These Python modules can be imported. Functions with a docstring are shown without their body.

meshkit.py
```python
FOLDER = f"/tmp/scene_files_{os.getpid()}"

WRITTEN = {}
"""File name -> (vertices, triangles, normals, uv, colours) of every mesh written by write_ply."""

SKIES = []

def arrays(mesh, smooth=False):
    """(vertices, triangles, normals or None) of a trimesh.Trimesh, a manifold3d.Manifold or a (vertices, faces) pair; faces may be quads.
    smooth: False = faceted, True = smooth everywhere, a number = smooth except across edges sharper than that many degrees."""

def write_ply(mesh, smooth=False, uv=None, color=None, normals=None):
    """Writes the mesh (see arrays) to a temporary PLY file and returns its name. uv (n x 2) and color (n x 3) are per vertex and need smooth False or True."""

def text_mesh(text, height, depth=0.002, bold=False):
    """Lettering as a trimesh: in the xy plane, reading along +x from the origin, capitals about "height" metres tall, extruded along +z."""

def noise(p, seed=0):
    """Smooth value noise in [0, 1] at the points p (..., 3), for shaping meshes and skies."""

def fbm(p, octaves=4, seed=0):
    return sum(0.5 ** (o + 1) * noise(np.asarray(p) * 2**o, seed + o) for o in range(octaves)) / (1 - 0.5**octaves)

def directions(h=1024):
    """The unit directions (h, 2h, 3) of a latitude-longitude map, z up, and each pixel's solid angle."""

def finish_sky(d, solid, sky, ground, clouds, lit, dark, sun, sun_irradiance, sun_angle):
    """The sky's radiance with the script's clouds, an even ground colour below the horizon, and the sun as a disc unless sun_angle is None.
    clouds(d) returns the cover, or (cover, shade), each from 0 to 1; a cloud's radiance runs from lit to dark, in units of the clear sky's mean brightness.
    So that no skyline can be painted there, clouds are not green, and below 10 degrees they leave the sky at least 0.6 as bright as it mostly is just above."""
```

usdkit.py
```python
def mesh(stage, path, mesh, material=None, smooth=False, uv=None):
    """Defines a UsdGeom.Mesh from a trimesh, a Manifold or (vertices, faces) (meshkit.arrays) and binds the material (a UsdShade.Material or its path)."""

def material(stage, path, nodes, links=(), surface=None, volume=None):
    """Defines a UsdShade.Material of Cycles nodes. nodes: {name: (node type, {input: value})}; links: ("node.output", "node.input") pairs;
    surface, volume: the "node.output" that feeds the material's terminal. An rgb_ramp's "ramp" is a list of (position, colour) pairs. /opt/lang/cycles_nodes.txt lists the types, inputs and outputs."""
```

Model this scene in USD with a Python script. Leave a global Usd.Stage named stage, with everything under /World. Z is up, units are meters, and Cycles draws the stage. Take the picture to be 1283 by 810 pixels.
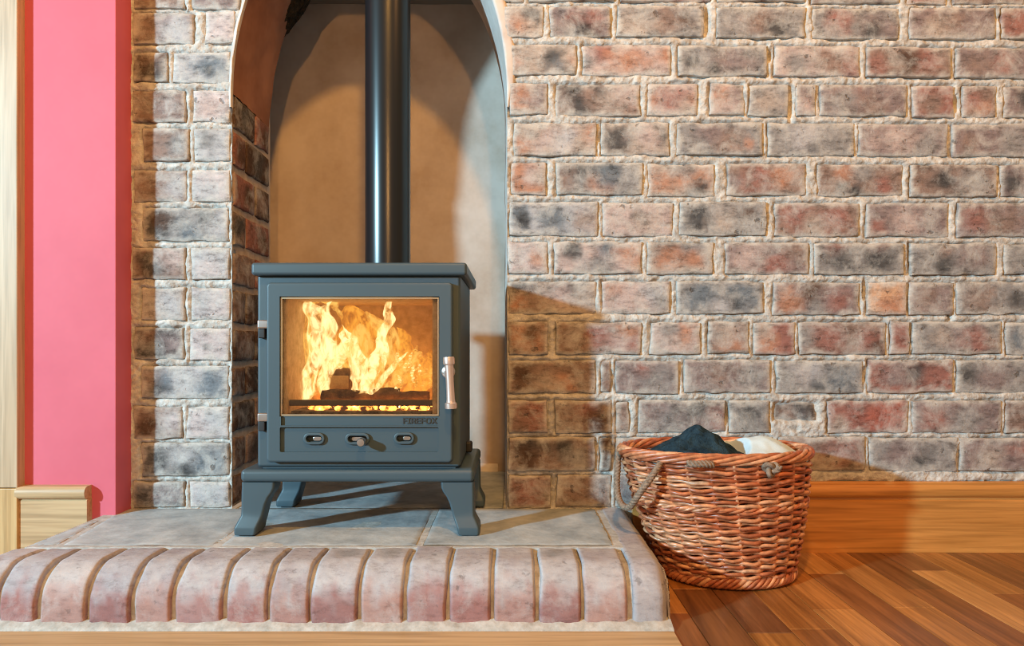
import math, random, re
import numpy as np, trimesh, manifold3d as m3
import shapely, shapely.geometry as sg
import usdkit, meshkit
from pxr import Usd, UsdGeom, UsdLux, UsdShade, Sdf, Gf, Vt
PI = math.pi
random.seed(7)
stage = Usd.Stage.CreateInMemory()
UsdGeom.SetStageUpAxis(stage, 'Z')
UsdGeom.Xform.Define(stage, '/World')

# ---------------------------------------------------------------- camera, light
# wall_back lies in the plane y = 0, floor z = 0; the camera stands 1.5 m in front of the wall
F, CX, CY, DW, EYE = 857.0, 641.5, 435.0, 1.5, 0.446
cam = UsdGeom.Camera.Define(stage, '/World/camera')
cam.AddTranslateOp().Set((0, -DW, EYE)); cam.AddRotateXOp().Set(90)
cam.CreateHorizontalApertureAttr(36.0); cam.CreateVerticalApertureAttr(36.0 * 810 / 1283)
cam.CreateFocalLengthAttr(36.0 * F / 1283)
cam.CreateVerticalApertureOffsetAttr((CY - 405) * 36.0 / 1283)
cam.CreateClippingRangeAttr((0.05, 100))
cam.CreateExposureAttr(-0.38)

dome = UsdLux.DomeLight.Define(stage, '/World/room_light')
dome.CreateColorAttr((1.0, 0.70, 0.46)); dome.CreateIntensityAttr(0.15)
def lamp(name, loc, radius, color, power):
    s = UsdLux.SphereLight.Define(stage, '/World/' + name)
    s.AddTranslateOp().Set(loc); s.CreateRadiusAttr(radius)
    s.CreateColorAttr(color); s.CreateIntensityAttr(power)
lamp('flash_lamp', (-3.67, -3.0, 1.62), 0.10, (0.47, 0.82, 1.0), 4600)  # unseen cool flash on a stand, off frame at the left
lamp('ceiling_lamp', (0.06, -1.57, 2.40), 0.06, (1.0, 0.49, 0.115), 1200)
lamp('ceiling_lamp_001', (1.15, -1.05, 2.40), 0.06, (1.0, 0.45, 0.15), 300)
lamp('alcove_fill_lamp', (0.45, -4.20, 1.75), 0.06, (1.0, 0.50, 0.16), 1400)  # added unseen warm fill that reaches the upper alcove

# ---------------------------------------------------------------- helpers
def X(px, D): return (px - CX) * D / F
def Z(py, D): return EYE - (py - CY) * D / F
def W(px, py, D): return np.array([X(px, D), D - DW, Z(py, D)])
def lin(c): 
    c = np.asarray(c, float) / 255
    return np.where(c < .04045, c / 12.92, ((c + .055) / 1.055) ** 2.4)

taken = {}
def numbered(path):
    n = taken.get(path, 0); taken[path] = n + 1
    return path if n == 0 else '%s_%03d' % (path, n)
def tag(p, label=None, cat=None, group=None, kind=None):
    for k, v in (('label', label), ('category', cat), ('group', group), ('kind', kind)):
        if v: p.SetCustomDataByKey(k, v)
    return p
class Thing:
    def __init__(s, name, loc=(0, 0, 0), **kw):
        s.path = numbered('/World/' + name); s.loc = np.array(loc, float)
        x = UsdGeom.Xform.Define(stage, s.path); x.AddTranslateOp().Set(tuple(map(float, loc)))
        s.prim = tag(x.GetPrim(), **kw)
def obj(name, mesh, mat, parent=None, smooth=35, col=None, **kw):
    """one Mesh prim, under parent (a Thing or a part's path) or under /World; col: per-vertex colour of the surface itself"""
    base, loc = ('/World', np.zeros(3)) if parent is None else (parent.path, parent.loc)
    path = numbered(base + '/' + name)
    v, f, n = meshkit.arrays(mesh, smooth)
    g = UsdGeom.Mesh.Define(stage, path)
    g.CreatePointsAttr(Vt.Vec3fArray.FromNumpy((v - loc).astype(np.float32)))
    g.CreateFaceVertexCountsAttr(Vt.IntArray.FromNumpy(np.full(len(f), 3, np.int32)))
    g.CreateFaceVertexIndicesAttr(Vt.IntArray.FromNumpy(f.astype(np.int32).ravel()))
    g.CreateSubdivisionSchemeAttr('none')
    if n is not None:
        g.CreateNormalsAttr(Vt.Vec3fArray.FromNumpy(n.astype(np.float32))); g.SetNormalsInterpolation('vertex')
    if col is not None:
        c = np.asarray(col, np.float32)
        if c.ndim == 1: c = np.tile(c, (len(v), 1))
        UsdGeom.PrimvarsAPI(g).CreatePrimvar('tone', Sdf.ValueTypeNames.Color3fArray, 'vertex').Set(Vt.Vec3fArray.FromNumpy(c))
    UsdShade.MaterialBindingAPI.Apply(g.GetPrim()).Bind(mat)
    tag(g.GetPrim(), **kw)
    class Part: pass
    p = Part(); p.path, p.loc, p.prim = path, loc, g.GetPrim()
    return p
cat = trimesh.util.concatenate
def tm(v, f): return trimesh.Trimesh(np.asarray(v, float), np.asarray(f, int), process=False)
def man(mesh): return m3.Manifold(m3.Mesh(np.asarray(mesh.vertices, np.float32), np.asarray(mesh.faces, np.uint32)))
def unman(m):
    q = m.to_mesh(); return tm(q.vert_properties[:, :3], q.tri_verts)
def hull(pts): return unman(m3.Manifold.hull_points(np.asarray(pts, float)))
def rbox(x0, x1, y0, y1, z0, z1, r=.003, n=4):
    """box with rounded edges"""
    a = np.linspace(0, PI / 2, n); o = []
    for sx, cx in ((-1, x0 + r), (1, x1 - r)):
        for sy, cy in ((-1, y0 + r), (1, y1 - r)):
            for sz, cz in ((-1, z0 + r), (1, z1 - r)):
                for t in a:
                    for p in a:
                        o.append((cx + sx * r * math.cos(t) * math.cos(p), cy + sy * r * math.cos(t) * math.sin(p), cz + sz * r * math.sin(t)))
    return hull(o)
def plate(poly, y0, y1, r=.003, n=5):
    """convex polygon in (x, z), from y0 (back) to y1 (front, y1 < y0) with its front edge rounded"""
    o = [(x, y0, z) for x, z in poly.exterior.coords]
    for t in np.linspace(0, PI / 2, n):
        q = poly.buffer(-r * (1 - math.cos(t)))
        o += [(x, y1 + r - r * math.sin(t), z) for x, z in q.exterior.coords]
    return hull(o)
def rrect(x0, x1, z0, z1, r): return sg.box(x0 + r, z0 + r, x1 - r, z1 - r).buffer(r, 6)
def grid_faces(nu, nv, wrap=False):
    i, j = np.meshgrid(np.arange(nu if wrap else nu - 1), np.arange(nv - 1), indexing='ij')
    i2 = (i + 1) % nu
    a, b, c, d = i * nv + j, i2 * nv + j, i2 * nv + j + 1, i * nv + j + 1
    return np.vstack([np.stack([a, b, c], -1).reshape(-1, 3), np.stack([a, c, d], -1).reshape(-1, 3)])
def tube(pts, rad, sides=8, closed=False, caps=True):
    p = np.asarray(pts, float); n = len(p)
    t = (np.roll(p, -1, 0) - np.roll(p, 1, 0)) if closed else np.gradient(p, axis=0)
    t /= np.linalg.norm(t, axis=1, keepdims=True) + 1e-12
    a = np.zeros_like(p); ref = np.array([0, 0, 1.]) if abs(t[0, 2]) < .8 else np.array([1., 0, 0])
    u = ref - t[0] * (ref @ t[0]); u /= np.linalg.norm(u)
    for k in range(n):
        u = u - t[k] * (u @ t[k]); u /= np.linalg.norm(u) + 1e-12; a[k] = u
    b = np.cross(t, a); ang = np.arange(sides) * 2 * PI / sides
    r = np.broadcast_to(np.asarray(rad, float), (n,))
    v = p[:, None] + r[:, None, None] * (np.cos(ang)[None, :, None] * a[:, None] + np.sin(ang)[None, :, None] * b[:, None])
    f = []
    for i in range(n if closed else n - 1):
        i2 = (i + 1) % n
        for j in range(sides):
            j2 = (j + 1) % sides
            f += [(i * sides + j, i2 * sides + j2, i2 * sides + j), (i * sides + j, i * sides + j2, i2 * sides + j2)]
    v = v.reshape(-1, 3)
    if not closed and caps:
        v = np.vstack([v, p[0], p[-1]]); m = n * sides
        for j in range(sides):
            j2 = (j + 1) % sides
            f += [(m, j2, j), (m + 1, (n - 1) * sides + j, (n - 1) * sides + j2)]
    q = tm(v, f)
    if q.volume < 0: q.invert()
    return q
def lathe(prof, axis='z', sections=40, at=(0, 0, 0)):
    """prof: (radius, height) pairs"""
    m = trimesh.creation.revolve(np.array(prof, float), sections=sections)
    if axis == 'y': m.apply_transform(trimesh.transformations.rotation_matrix(PI / 2, [1, 0, 0]))   # +z -> -y (to the camera)
    m.apply_translation(at); return m
def spline(pts, n):
    from scipy.interpolate import CubicSpline
    p = np.asarray(pts, float); s = np.r_[0, np.cumsum(np.linalg.norm(np.diff(p[:, :3], axis=0), axis=1))]
    return CubicSpline(s, p)(np.linspace(0, s[-1], n))
def extrude_profile(prof, x0, x1):
    """closed (y, z) outline run along x"""
    m = trimesh.creation.extrude_polygon(sg.Polygon(prof), x1 - x0, engine='earcut')
    v = m.vertices.copy(); m.vertices = np.stack([x0 + v[:, 2], v[:, 0], v[:, 1]], 1)
    m.fix_normals(); return m

# ---------------------------------------------------------------- materials
L = '/World/Looks/'
UsdGeom.Scope.Define(stage, '/World/Looks')
def mat(name, nodes, links=(), surface='p.BSDF'): return usdkit.material(stage, L + name, nodes, links, surface=surface)
def mixnode(kind, fac=.5): return ('mix_color', {'blend_type': kind, 'fac': fac})
def masonry(name, smear=(.55, .535, .51), smear_at=(.47, .70), smear_max=.62, bump=.6, rough=.92, pit=.6, lo=.42, hi=1.4):
    """fired clay: tone from the brick's own blotches, fine speckle, lime smears and small pits"""
    return mat(name, {
        'g': ('geometry', {}), 'c': ('attribute', {'attribute': 'tone'}),
        'mp': ('mapping', {'scale': (.5, .8, 1.15)}), 'n1': ('noise_texture', {'scale': 85., 'detail': 6., 'roughness': .72}), 'r1': ('rgb_ramp', {'ramp': [(.3, (lo, lo * .96, lo * .93)), (.48, (1., 1., 1.)), (.72, (hi, hi * .985, hi * .96))]}),
        'm1': mixnode('multiply', 1.),
        'n2': ('noise_texture', {'scale': 19., 'detail': 6., 'roughness': .7, 'distortion': .4}),
        'r2': ('map_range', {'from_min': smear_at[0], 'from_max': smear_at[1], 'to_min': 0., 'to_max': smear_max, 'clamp': True}),
        'm2': ('mix_color', {'blend_type': 'mix', 'b': smear}),
        'n3': ('noise_texture', {'scale': 42., 'detail': 3., 'roughness': .6}),
        'r3': ('map_range', {'from_min': .655, 'from_max': .71, 'to_min': 0., 'to_max': pit, 'clamp': True}),
        'm3': ('mix_color', {'blend_type': 'mix', 'b': (.055, .045, .04)}),
        'n4': ('noise_texture', {'scale': 130., 'detail': 6., 'roughness': .7}),
        'ad': ('math', {'math_type': 'subtract'}),
        'b': ('bump', {'strength': bump, 'distance': .0035}),
        'p': ('principled_bsdf', {'roughness': rough, 'specular_ior_level': .25})},
        [('g.position', 'mp.vector'), ('mp.vector', 'n1.vector'), ('g.position', 'n2.vector'), ('g.position', 'n3.vector'), ('g.position', 'n4.vector'), ('n1.fac', 'r1.fac'),
         ('c.color', 'm1.a'), ('r1.color', 'm1.b'), ('n2.fac', 'r2.value'), ('m1.result', 'm2.a'), ('r2.result', 'm2.fac'),
         ('n3.fac', 'r3.value'), ('r3.result', 'm3.fac'), ('m2.result', 'm3.a'), ('m3.result', 'p.base_color'),
         ('n4.fac', 'ad.value1'), ('r3.result', 'ad.value2'), ('ad.value', 'b.height'), ('b.normal', 'p.normal')])
M_BRICK = masonry('brick_clay')
M_HEARTH = masonry('hearth_clay', smear=(.56, .54, .53), smear_at=(.5, .75), smear_max=.5, bump=.25, rough=.75, pit=.4, lo=.68, hi=1.15)
def speckled(name, a, b, scale=60., bump=.4, dist=.003, rough=.95, spec=.2, bscale=None, stops=(.35, .65)):
    return mat(name, {'g': ('geometry', {}), 'n': ('noise_texture', {'scale': scale, 'detail': 5., 'roughness': .65}),
        'r': ('rgb_ramp', {'ramp': [(stops[0], a), (stops[1], b)]}), 'n2': ('noise_texture', {'scale': bscale or scale * 2.5, 'detail': 4.}),
        'b': ('bump', {'strength': bump, 'distance': dist}), 'p': ('principled_bsdf', {'roughness': rough, 'specular_ior_level': spec})},
        [('g.position', 'n.vector'), ('n.fac', 'r.fac'), ('r.color', 'p.base_color'), ('g.position', 'n2.vector'), ('n2.fac', 'b.height'), ('b.normal', 'p.normal')])
M_MORTAR = speckled('lime_mortar', (.33, .305, .28), (.61, .585, .55), 40., .8, .006)
M_REVEAL_MORTAR = speckled('brown_mortar', (.36, .28, .22), (.50, .41, .33), 45., .4)  # browner and less contrasted than the wall mortar
M_HMORTAR = speckled('hearth_mortar', (.34, .32, .29), (.52, .50, .47), 50., .35)
M_PLASTER = speckled('alcove_plaster', (.44, .345, .28), (.56, .47, .41), 7., .12, .003, .8, .3, 30.)
M_REVEAL_SHADE = speckled('shaded_red_plaster', (.24, .105, .065), (.34, .16, .10), 8., .15, .003, .85, .2, 40.)  # red-brown plaster with the shade of the reveal darkened into its colour
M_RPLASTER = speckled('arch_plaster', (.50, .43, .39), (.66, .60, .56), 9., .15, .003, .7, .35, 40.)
M_RED = speckled('red_wall_paint', (.57, .105, .145), (.61, .12, .163), 5., .05, .002, .65, .35, 90.)
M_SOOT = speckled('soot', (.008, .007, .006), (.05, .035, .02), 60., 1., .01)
M_SLAB = speckled('hearth_slab_stone', (.24, .27, .29), (.48, .51, .52), 14., .25, .004, .8, .3, 70., (.32, .7))
def wood(name, axis, dark, light, rough=.4, tone=False, bump=.06, coat=0.):
    s = [38., 38., 38.]; s[axis] = 2.2
    s2 = [150., 150., 150.]; s2[axis] = 5.
    nodes = {'g': ('geometry', {}), 'm': ('mapping', {'scale': tuple(s)}), 'n': ('noise_texture', {'scale': 1., 'detail': 4., 'roughness': .6, 'distortion': .9}),
             'm2': ('mapping', {'scale': tuple(s2)}), 'n2': ('noise_texture', {'scale': 1., 'detail': 2.}),
             'r': ('rgb_ramp', {'ramp': [(.3, dark), (.5, tuple((np.array(dark) + np.array(light)) / 2)), (.68, light)]}),
             'r2': ('rgb_ramp', {'ramp': [(.3, (.72, .70, .66)), (.55, (1., 1., 1.))]}), 'x': mixnode('multiply', 1.),
             'b': ('bump', {'strength': bump, 'distance': .002}),
             'p': ('principled_bsdf', {'roughness': rough, 'specular_ior_level': .4, 'coat_weight': coat, 'coat_roughness': .15})}
    links = [('g.position', 'm.vector'), ('m.vector', 'n.vector'), ('n.fac', 'r.fac'), ('g.position', 'm2.vector'), ('m2.vector', 'n2.vector'), ('n2.fac', 'r2.fac'),
             ('r.color', 'x.a'), ('r2.color', 'x.b'), ('n2.fac', 'b.height'), ('b.normal', 'p.normal')]
    if tone:
        nodes['c'] = ('attribute', {'attribute': 'tone'}); nodes['y'] = mixnode('multiply', 1.)
        links += [('c.color', 'y.a'), ('x.result', 'y.b'), ('y.result', 'p.base_color')]
    else: links += [('x.result', 'p.base_color')]
    return mat(name, nodes, links)
M_PLANK = wood('parquet', 1, (.42, .36, .30), (1.08, 1.05, 1.0), .36, True, coat=.25)
M_OAK_X = wood('warm_lit_oak_horizontal', 0, (.44, .18, .040), (.64, .285, .075), .38, coat=.2)  # same wood as the left skirting, with warm light put into its colour
M_OAK_Z = wood('cool_lit_oak_upright', 2, (.44, .30, .18), (.56, .41, .27), .5)  # same oak again, paled in its colour by the cool light
M_OAK_L = wood('pale_cool_lit_oak_horizontal', 0, (.42, .265, .13), (.56, .38, .21), .5)  # pale border strip; on the left skirting its paleness is painted cool light
def plain(name, color, rough=.5, metallic=0., spec=.5, coat=0., bump=0., bscale=300., extra={}):
    nodes = {'p': ('principled_bsdf', {'base_color': color, 'roughness': rough, 'metallic': metallic, 'specular_ior_level': spec, 'coat_weight': coat, **extra})}; links = []
    if bump:
        nodes.update(g=('geometry', {}), n=('noise_texture', {'scale': bscale, 'detail': 3.}), b=('bump', {'strength': bump, 'distance': .001}))
        links = [('g.position', 'n.vector'), ('n.fac', 'b.height'), ('b.normal', 'p.normal')]
    return mat(name, nodes, links)
M_STOVE = plain('stove_paint', (.046, .077, .096), .46, 0., .5, bump=.12, bscale=700.)
M_STOVE_DARK = plain('stove_dark_metal', (.012, .012, .013), .55)
M_FLUE = plain('flue_enamel', (.008, .010, .012), .27, 0., .5)
M_STEEL = plain('brushed_steel', (.62, .58, .56), .3, 1.)
M_COPPER = plain('satin_nickel', (.86, .70, .64), .32, .85)
M_LETTER = plain('letter_paint', (.025, .03, .035), .5)
M_VERM = speckled('vermiculite', (.55, .40, .25), (.75, .58, .40), 60., .5)
M_ASH = speckled('ash', (.08, .06, .05), (.35, .30, .26), 50., .6)
M_LOG = speckled('burnt_wood', (.05, .03, .02), (.30, .17, .09), 26., .8, .006)
M_LOGEND = speckled('cut_wood', (.30, .18, .09), (.50, .33, .18), 40., .5)
M_GLASS = mat('stove_glass', {'t': ('transparent_bsdf', {'color': (.97, .96, .94)}), 'gl': ('glossy_bsdf', {'color': (.9, .9, .9), 'roughness': .02}), 'f': ('fresnel', {'IOR': 1.5}), 'x': ('mix_closure', {})},
              [('f.fac', 'x.fac'), ('t.BSDF', 'x.closure1'), ('gl.BSDF', 'x.closure2')], 'x.closure')
def flame_mat(name, inner, outer, strength, dens=.95, edge=1.4, scale=70.):
    return mat(name, {'g': ('geometry', {}), 'w': ('layer_weight', {'blend': .35}), 'i': ('math', {'math_type': 'subtract', 'value1': 1.}),
        'pw': ('math', {'math_type': 'power', 'value2': edge}), 'mp': ('mapping', {'scale': (1., 1., .35)}),
        'n': ('noise_texture', {'scale': scale, 'detail': 3., 'roughness': .55, 'distortion': .8}), 'nr': ('map_range', {'from_min': .38, 'from_max': .62, 'to_min': .08, 'to_max': 1., 'clamp': True}),
        'mu': ('math', {'math_type': 'multiply'}), 'mu2': ('math', {'math_type': 'multiply', 'value2': dens, 'use_clamp': True}),
        'cr': ('rgb_ramp', {'ramp': [(.0, outer), (.75, inner), (1., inner)]}),
        'e': ('emission', {'strength': strength}), 't': ('transparent_bsdf', {}), 'x': ('mix_closure', {})},
        [('w.facing', 'i.value2'), ('i.value', 'pw.value1'), ('g.position', 'mp.vector'), ('mp.vector', 'n.vector'), ('n.fac', 'nr.value'),
         ('pw.value', 'mu.value1'), ('nr.result', 'mu.value2'), ('mu.value', 'mu2.value1'), ('mu2.value', 'x.fac'), ('mu.value', 'cr.fac'), ('cr.color', 'e.color'),
         ('t.BSDF', 'x.closure1'), ('e.emission', 'x.closure2')], 'x.closure')
M_FL_HOT = flame_mat('flame_hot', (1., .74, .34), (1., .46, .08), 2.5, .9, 1.1)
M_FL_MID = flame_mat('flame_mid', (1., .56, .12), (1., .34, .03), 1.7, .75, 1.1)
M_FL_LOW = flame_mat('flame_low', (1., .42, .05), (1., .30, .025), 1.7, .8, 1.)
M_EMBER = mat('ember', {'g': ('geometry', {}), 'n': ('noise_texture', {'scale': 45., 'detail': 4.}), 'r': ('rgb_ramp', {'ramp': [(.42, (.02, .006, .002)), (.58, (1., .32, .05)), (.72, (1., .7, .3))]}),
                        'e': ('emission', {'strength': 9.})}, [('g.position', 'n.vector'), ('n.fac', 'r.fac'), ('r.color', 'e.color')], 'e.emission')
M_WICKER = mat('willow', {'c': ('attribute', {'attribute': 'tone'}), 'g': ('geometry', {}), 'n': ('noise_texture', {'scale': 90., 'detail': 3.}), 'r': ('rgb_ramp', {'ramp': [(.3, (.62, .58, .55)), (.7, (1.2, 1.2, 1.2))]}),
                        'x': mixnode('multiply', 1.), 'p': ('principled_bsdf', {'roughness': .38, 'specular_ior_level': .7})},
               [('g.position', 'n.vector'), ('n.fac', 'r.fac'), ('c.color', 'x.a'), ('r.color', 'x.b'), ('x.result', 'p.base_color')])
M_ROPE = speckled('jute_rope', (.15, .10, .07), (.32, .23, .17), 200., .6, .001)
M_NAVY = speckled('navy_fleece', (.008, .018, .028), (.028, .055, .075), 50., .8, .004, 1., .1, 260.)
M_WHITE = speckled('white_cotton', (.52, .64, .70), (.58, .69, .75), 20., .2, .002, .9, .2, 400.)
M_LINER = speckled('cotton_liner', (.55, .50, .45), (.68, .63, .57), 20., .2, .002)

# ---------------------------------------------------------------- brick building
PAL = {'T': (184, 160, 138), 'G': (150, 142, 134), 'P': (198, 166, 150), 'B': (150, 116, 96), 'R': (166, 98, 78), 'O': (196, 124, 76), 'D': (78, 76, 74),
       'U': (146, 120, 112), 'S': (112, 122, 128), 'Y': (222, 158, 98), 'N': (96, 66, 46), 'L': (186, 178, 172), 'Q': (205, 182, 172), 'E': (190, 88, 54)}
def soften(k, v):
    v = lin(v); g = v @ [.3, .5, .2]
    return (v * .70 + g * .30) * .80 * np.array([.97, 1., 1.08])
PAL = {k: soften(k, v) for k, v in PAL.items()}
def blotches(spec, uv, size, seed, lime=False):
    """base tone plus soft patches 'X.u.v.r' in the brick's own face, edges broken by noise"""
    t = spec.split(); c = np.tile(PAL[t[0]], (len(uv), 1))
    p = np.c_[uv[:, 0] * size[0], uv[:, 1] * size[1], np.full(len(uv), seed * 3.7)]
    wob = meshkit.fbm(p * 40, 3, 1) - .5
    mott = meshkit.fbm(p * 55, 3, 5)
    c = c * (1 + .35 * (mott[:, None] - .5))
    for b in t[1:]:
        k, u, v, r = b.split(',')
        d = np.hypot((uv[:, 0] - float(u)) * size[0], ((uv[:, 1] - float(v)) * size[1]) * (1.5 if float(r) > .5 else 1.)) / (float(r) * .075)
        w = np.clip(1.35 - d + wob * 1.5, 0, 1)[:, None] * .92
        c = c * (1 - w) + PAL[k] * w
    if lime:                                          # lime wash and mortar dragged over the arrises
        e = np.minimum(np.minimum(uv[:, 0], 1 - uv[:, 0]) * size[0], np.minimum(uv[:, 1], 1 - uv[:, 1]) * size[1])
        w = np.clip(1.15 - e / .009 + (meshkit.fbm(p * 60, 3, 23) - .5) * 2.6, 0, 1)[:, None] * .75
        c = c * (1 - w) + np.array([.49, .465, .43]) * w
    return np.clip(c, .005, .95)
def brick_mesh(x0, x1, z0, z1, seed, proud=.003, back=.03, edge=.004, rough=.0018, step=.0065):
    """a worn brick: face grid in (u, v, out), rounded irregular arrises, skirt to the back. Returns verts (u, v, out), faces, face uv"""
    nu, nv = max(7, int((x1 - x0) / step)), max(7, int((z1 - z0) / step) + 2)
    u = np.r_[0, np.linspace(.002, x1 - x0 - .002, nu - 2), x1 - x0]; v = np.r_[0, np.linspace(.002, z1 - z0 - .002, nv - 2), z1 - z0]
    U, V = np.meshgrid(u, v, indexing='ij')
    p = np.stack([U, V, np.full_like(U, seed * 1.31)], -1)
    e = np.minimum(np.minimum(U, x1 - x0 - U), np.minimum(V, z1 - z0 - V))
    er = edge * (.6 + 1.1 * meshkit.noise(p * 30, 3))
    q = np.clip(1 - e / er, 0, 1)
    out = proud - er * (1 - np.sqrt(np.clip(1 - q * q, 0, 1))) * .8 + (meshkit.fbm(p * 28, 3, 2) - .5) * 2 * rough + (meshkit.noise(p * 95, 9) - .5) * .0009
    near = np.clip(1 - e / .012, 0, 1)
    du = (meshkit.fbm(p * 33, 2, 11) - .5) * .008 * near; dv = (meshkit.fbm(p * 33, 2, 17) - .5) * .008 * near
    P = np.stack([x0 + U + du, z0 + V + dv, out], -1).reshape(-1, 3)
    f = grid_faces(nu, nv)
    rim = np.r_[np.arange(nu) * nv, (nu - 1) * nv + np.arange(1, nv), np.arange(nu - 2, -1, -1) * nv + nv - 1, np.arange(nv - 2, 0, -1)]
    b = P[rim].copy(); b[:, 2] = -back
    n0, m = len(P), len(rim)
    k = np.arange(m); k2 = (k + 1) % m
    f = np.vstack([f, np.c_[rim[k], n0 + k, n0 + k2], np.c_[rim[k], n0 + k2, rim[k2]]])
    c = len(P) + m
    f = np.vstack([f, np.c_[n0 + k, np.full(m, c), n0 + k2]])
    allv = np.vstack([P, b, [[(x0 + x1) / 2, (z0 + z1) / 2, -back]]])
    uv = np.c_[(allv[:, 0] - x0) / (x1 - x0), (allv[:, 1] - z0) / (z1 - z0)]
    return allv, f, uv
def wall_brick(parent, x0, x1, z0, z1, spec, seed, frame='back', name='brick', **k):
    allv, f, uv = brick_mesh(x0, x1, z0, z1, seed, **k)
    if frame == 'back': v = np.stack([allv[:, 0], -allv[:, 2], allv[:, 1]], 1)
    else: v = np.stack([frame(allv[:, 0]) + allv[:, 2], allv[:, 0], allv[:, 1]], 1); f = f[:, ::-1]   # left reveal: faces +x, u runs in y
    return obj(name, tm(v, f), M_BRICK, parent, smooth=True, col=blotches(spec, uv, (x1 - x0, z1 - z0), seed, frame == 'back'))

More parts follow.
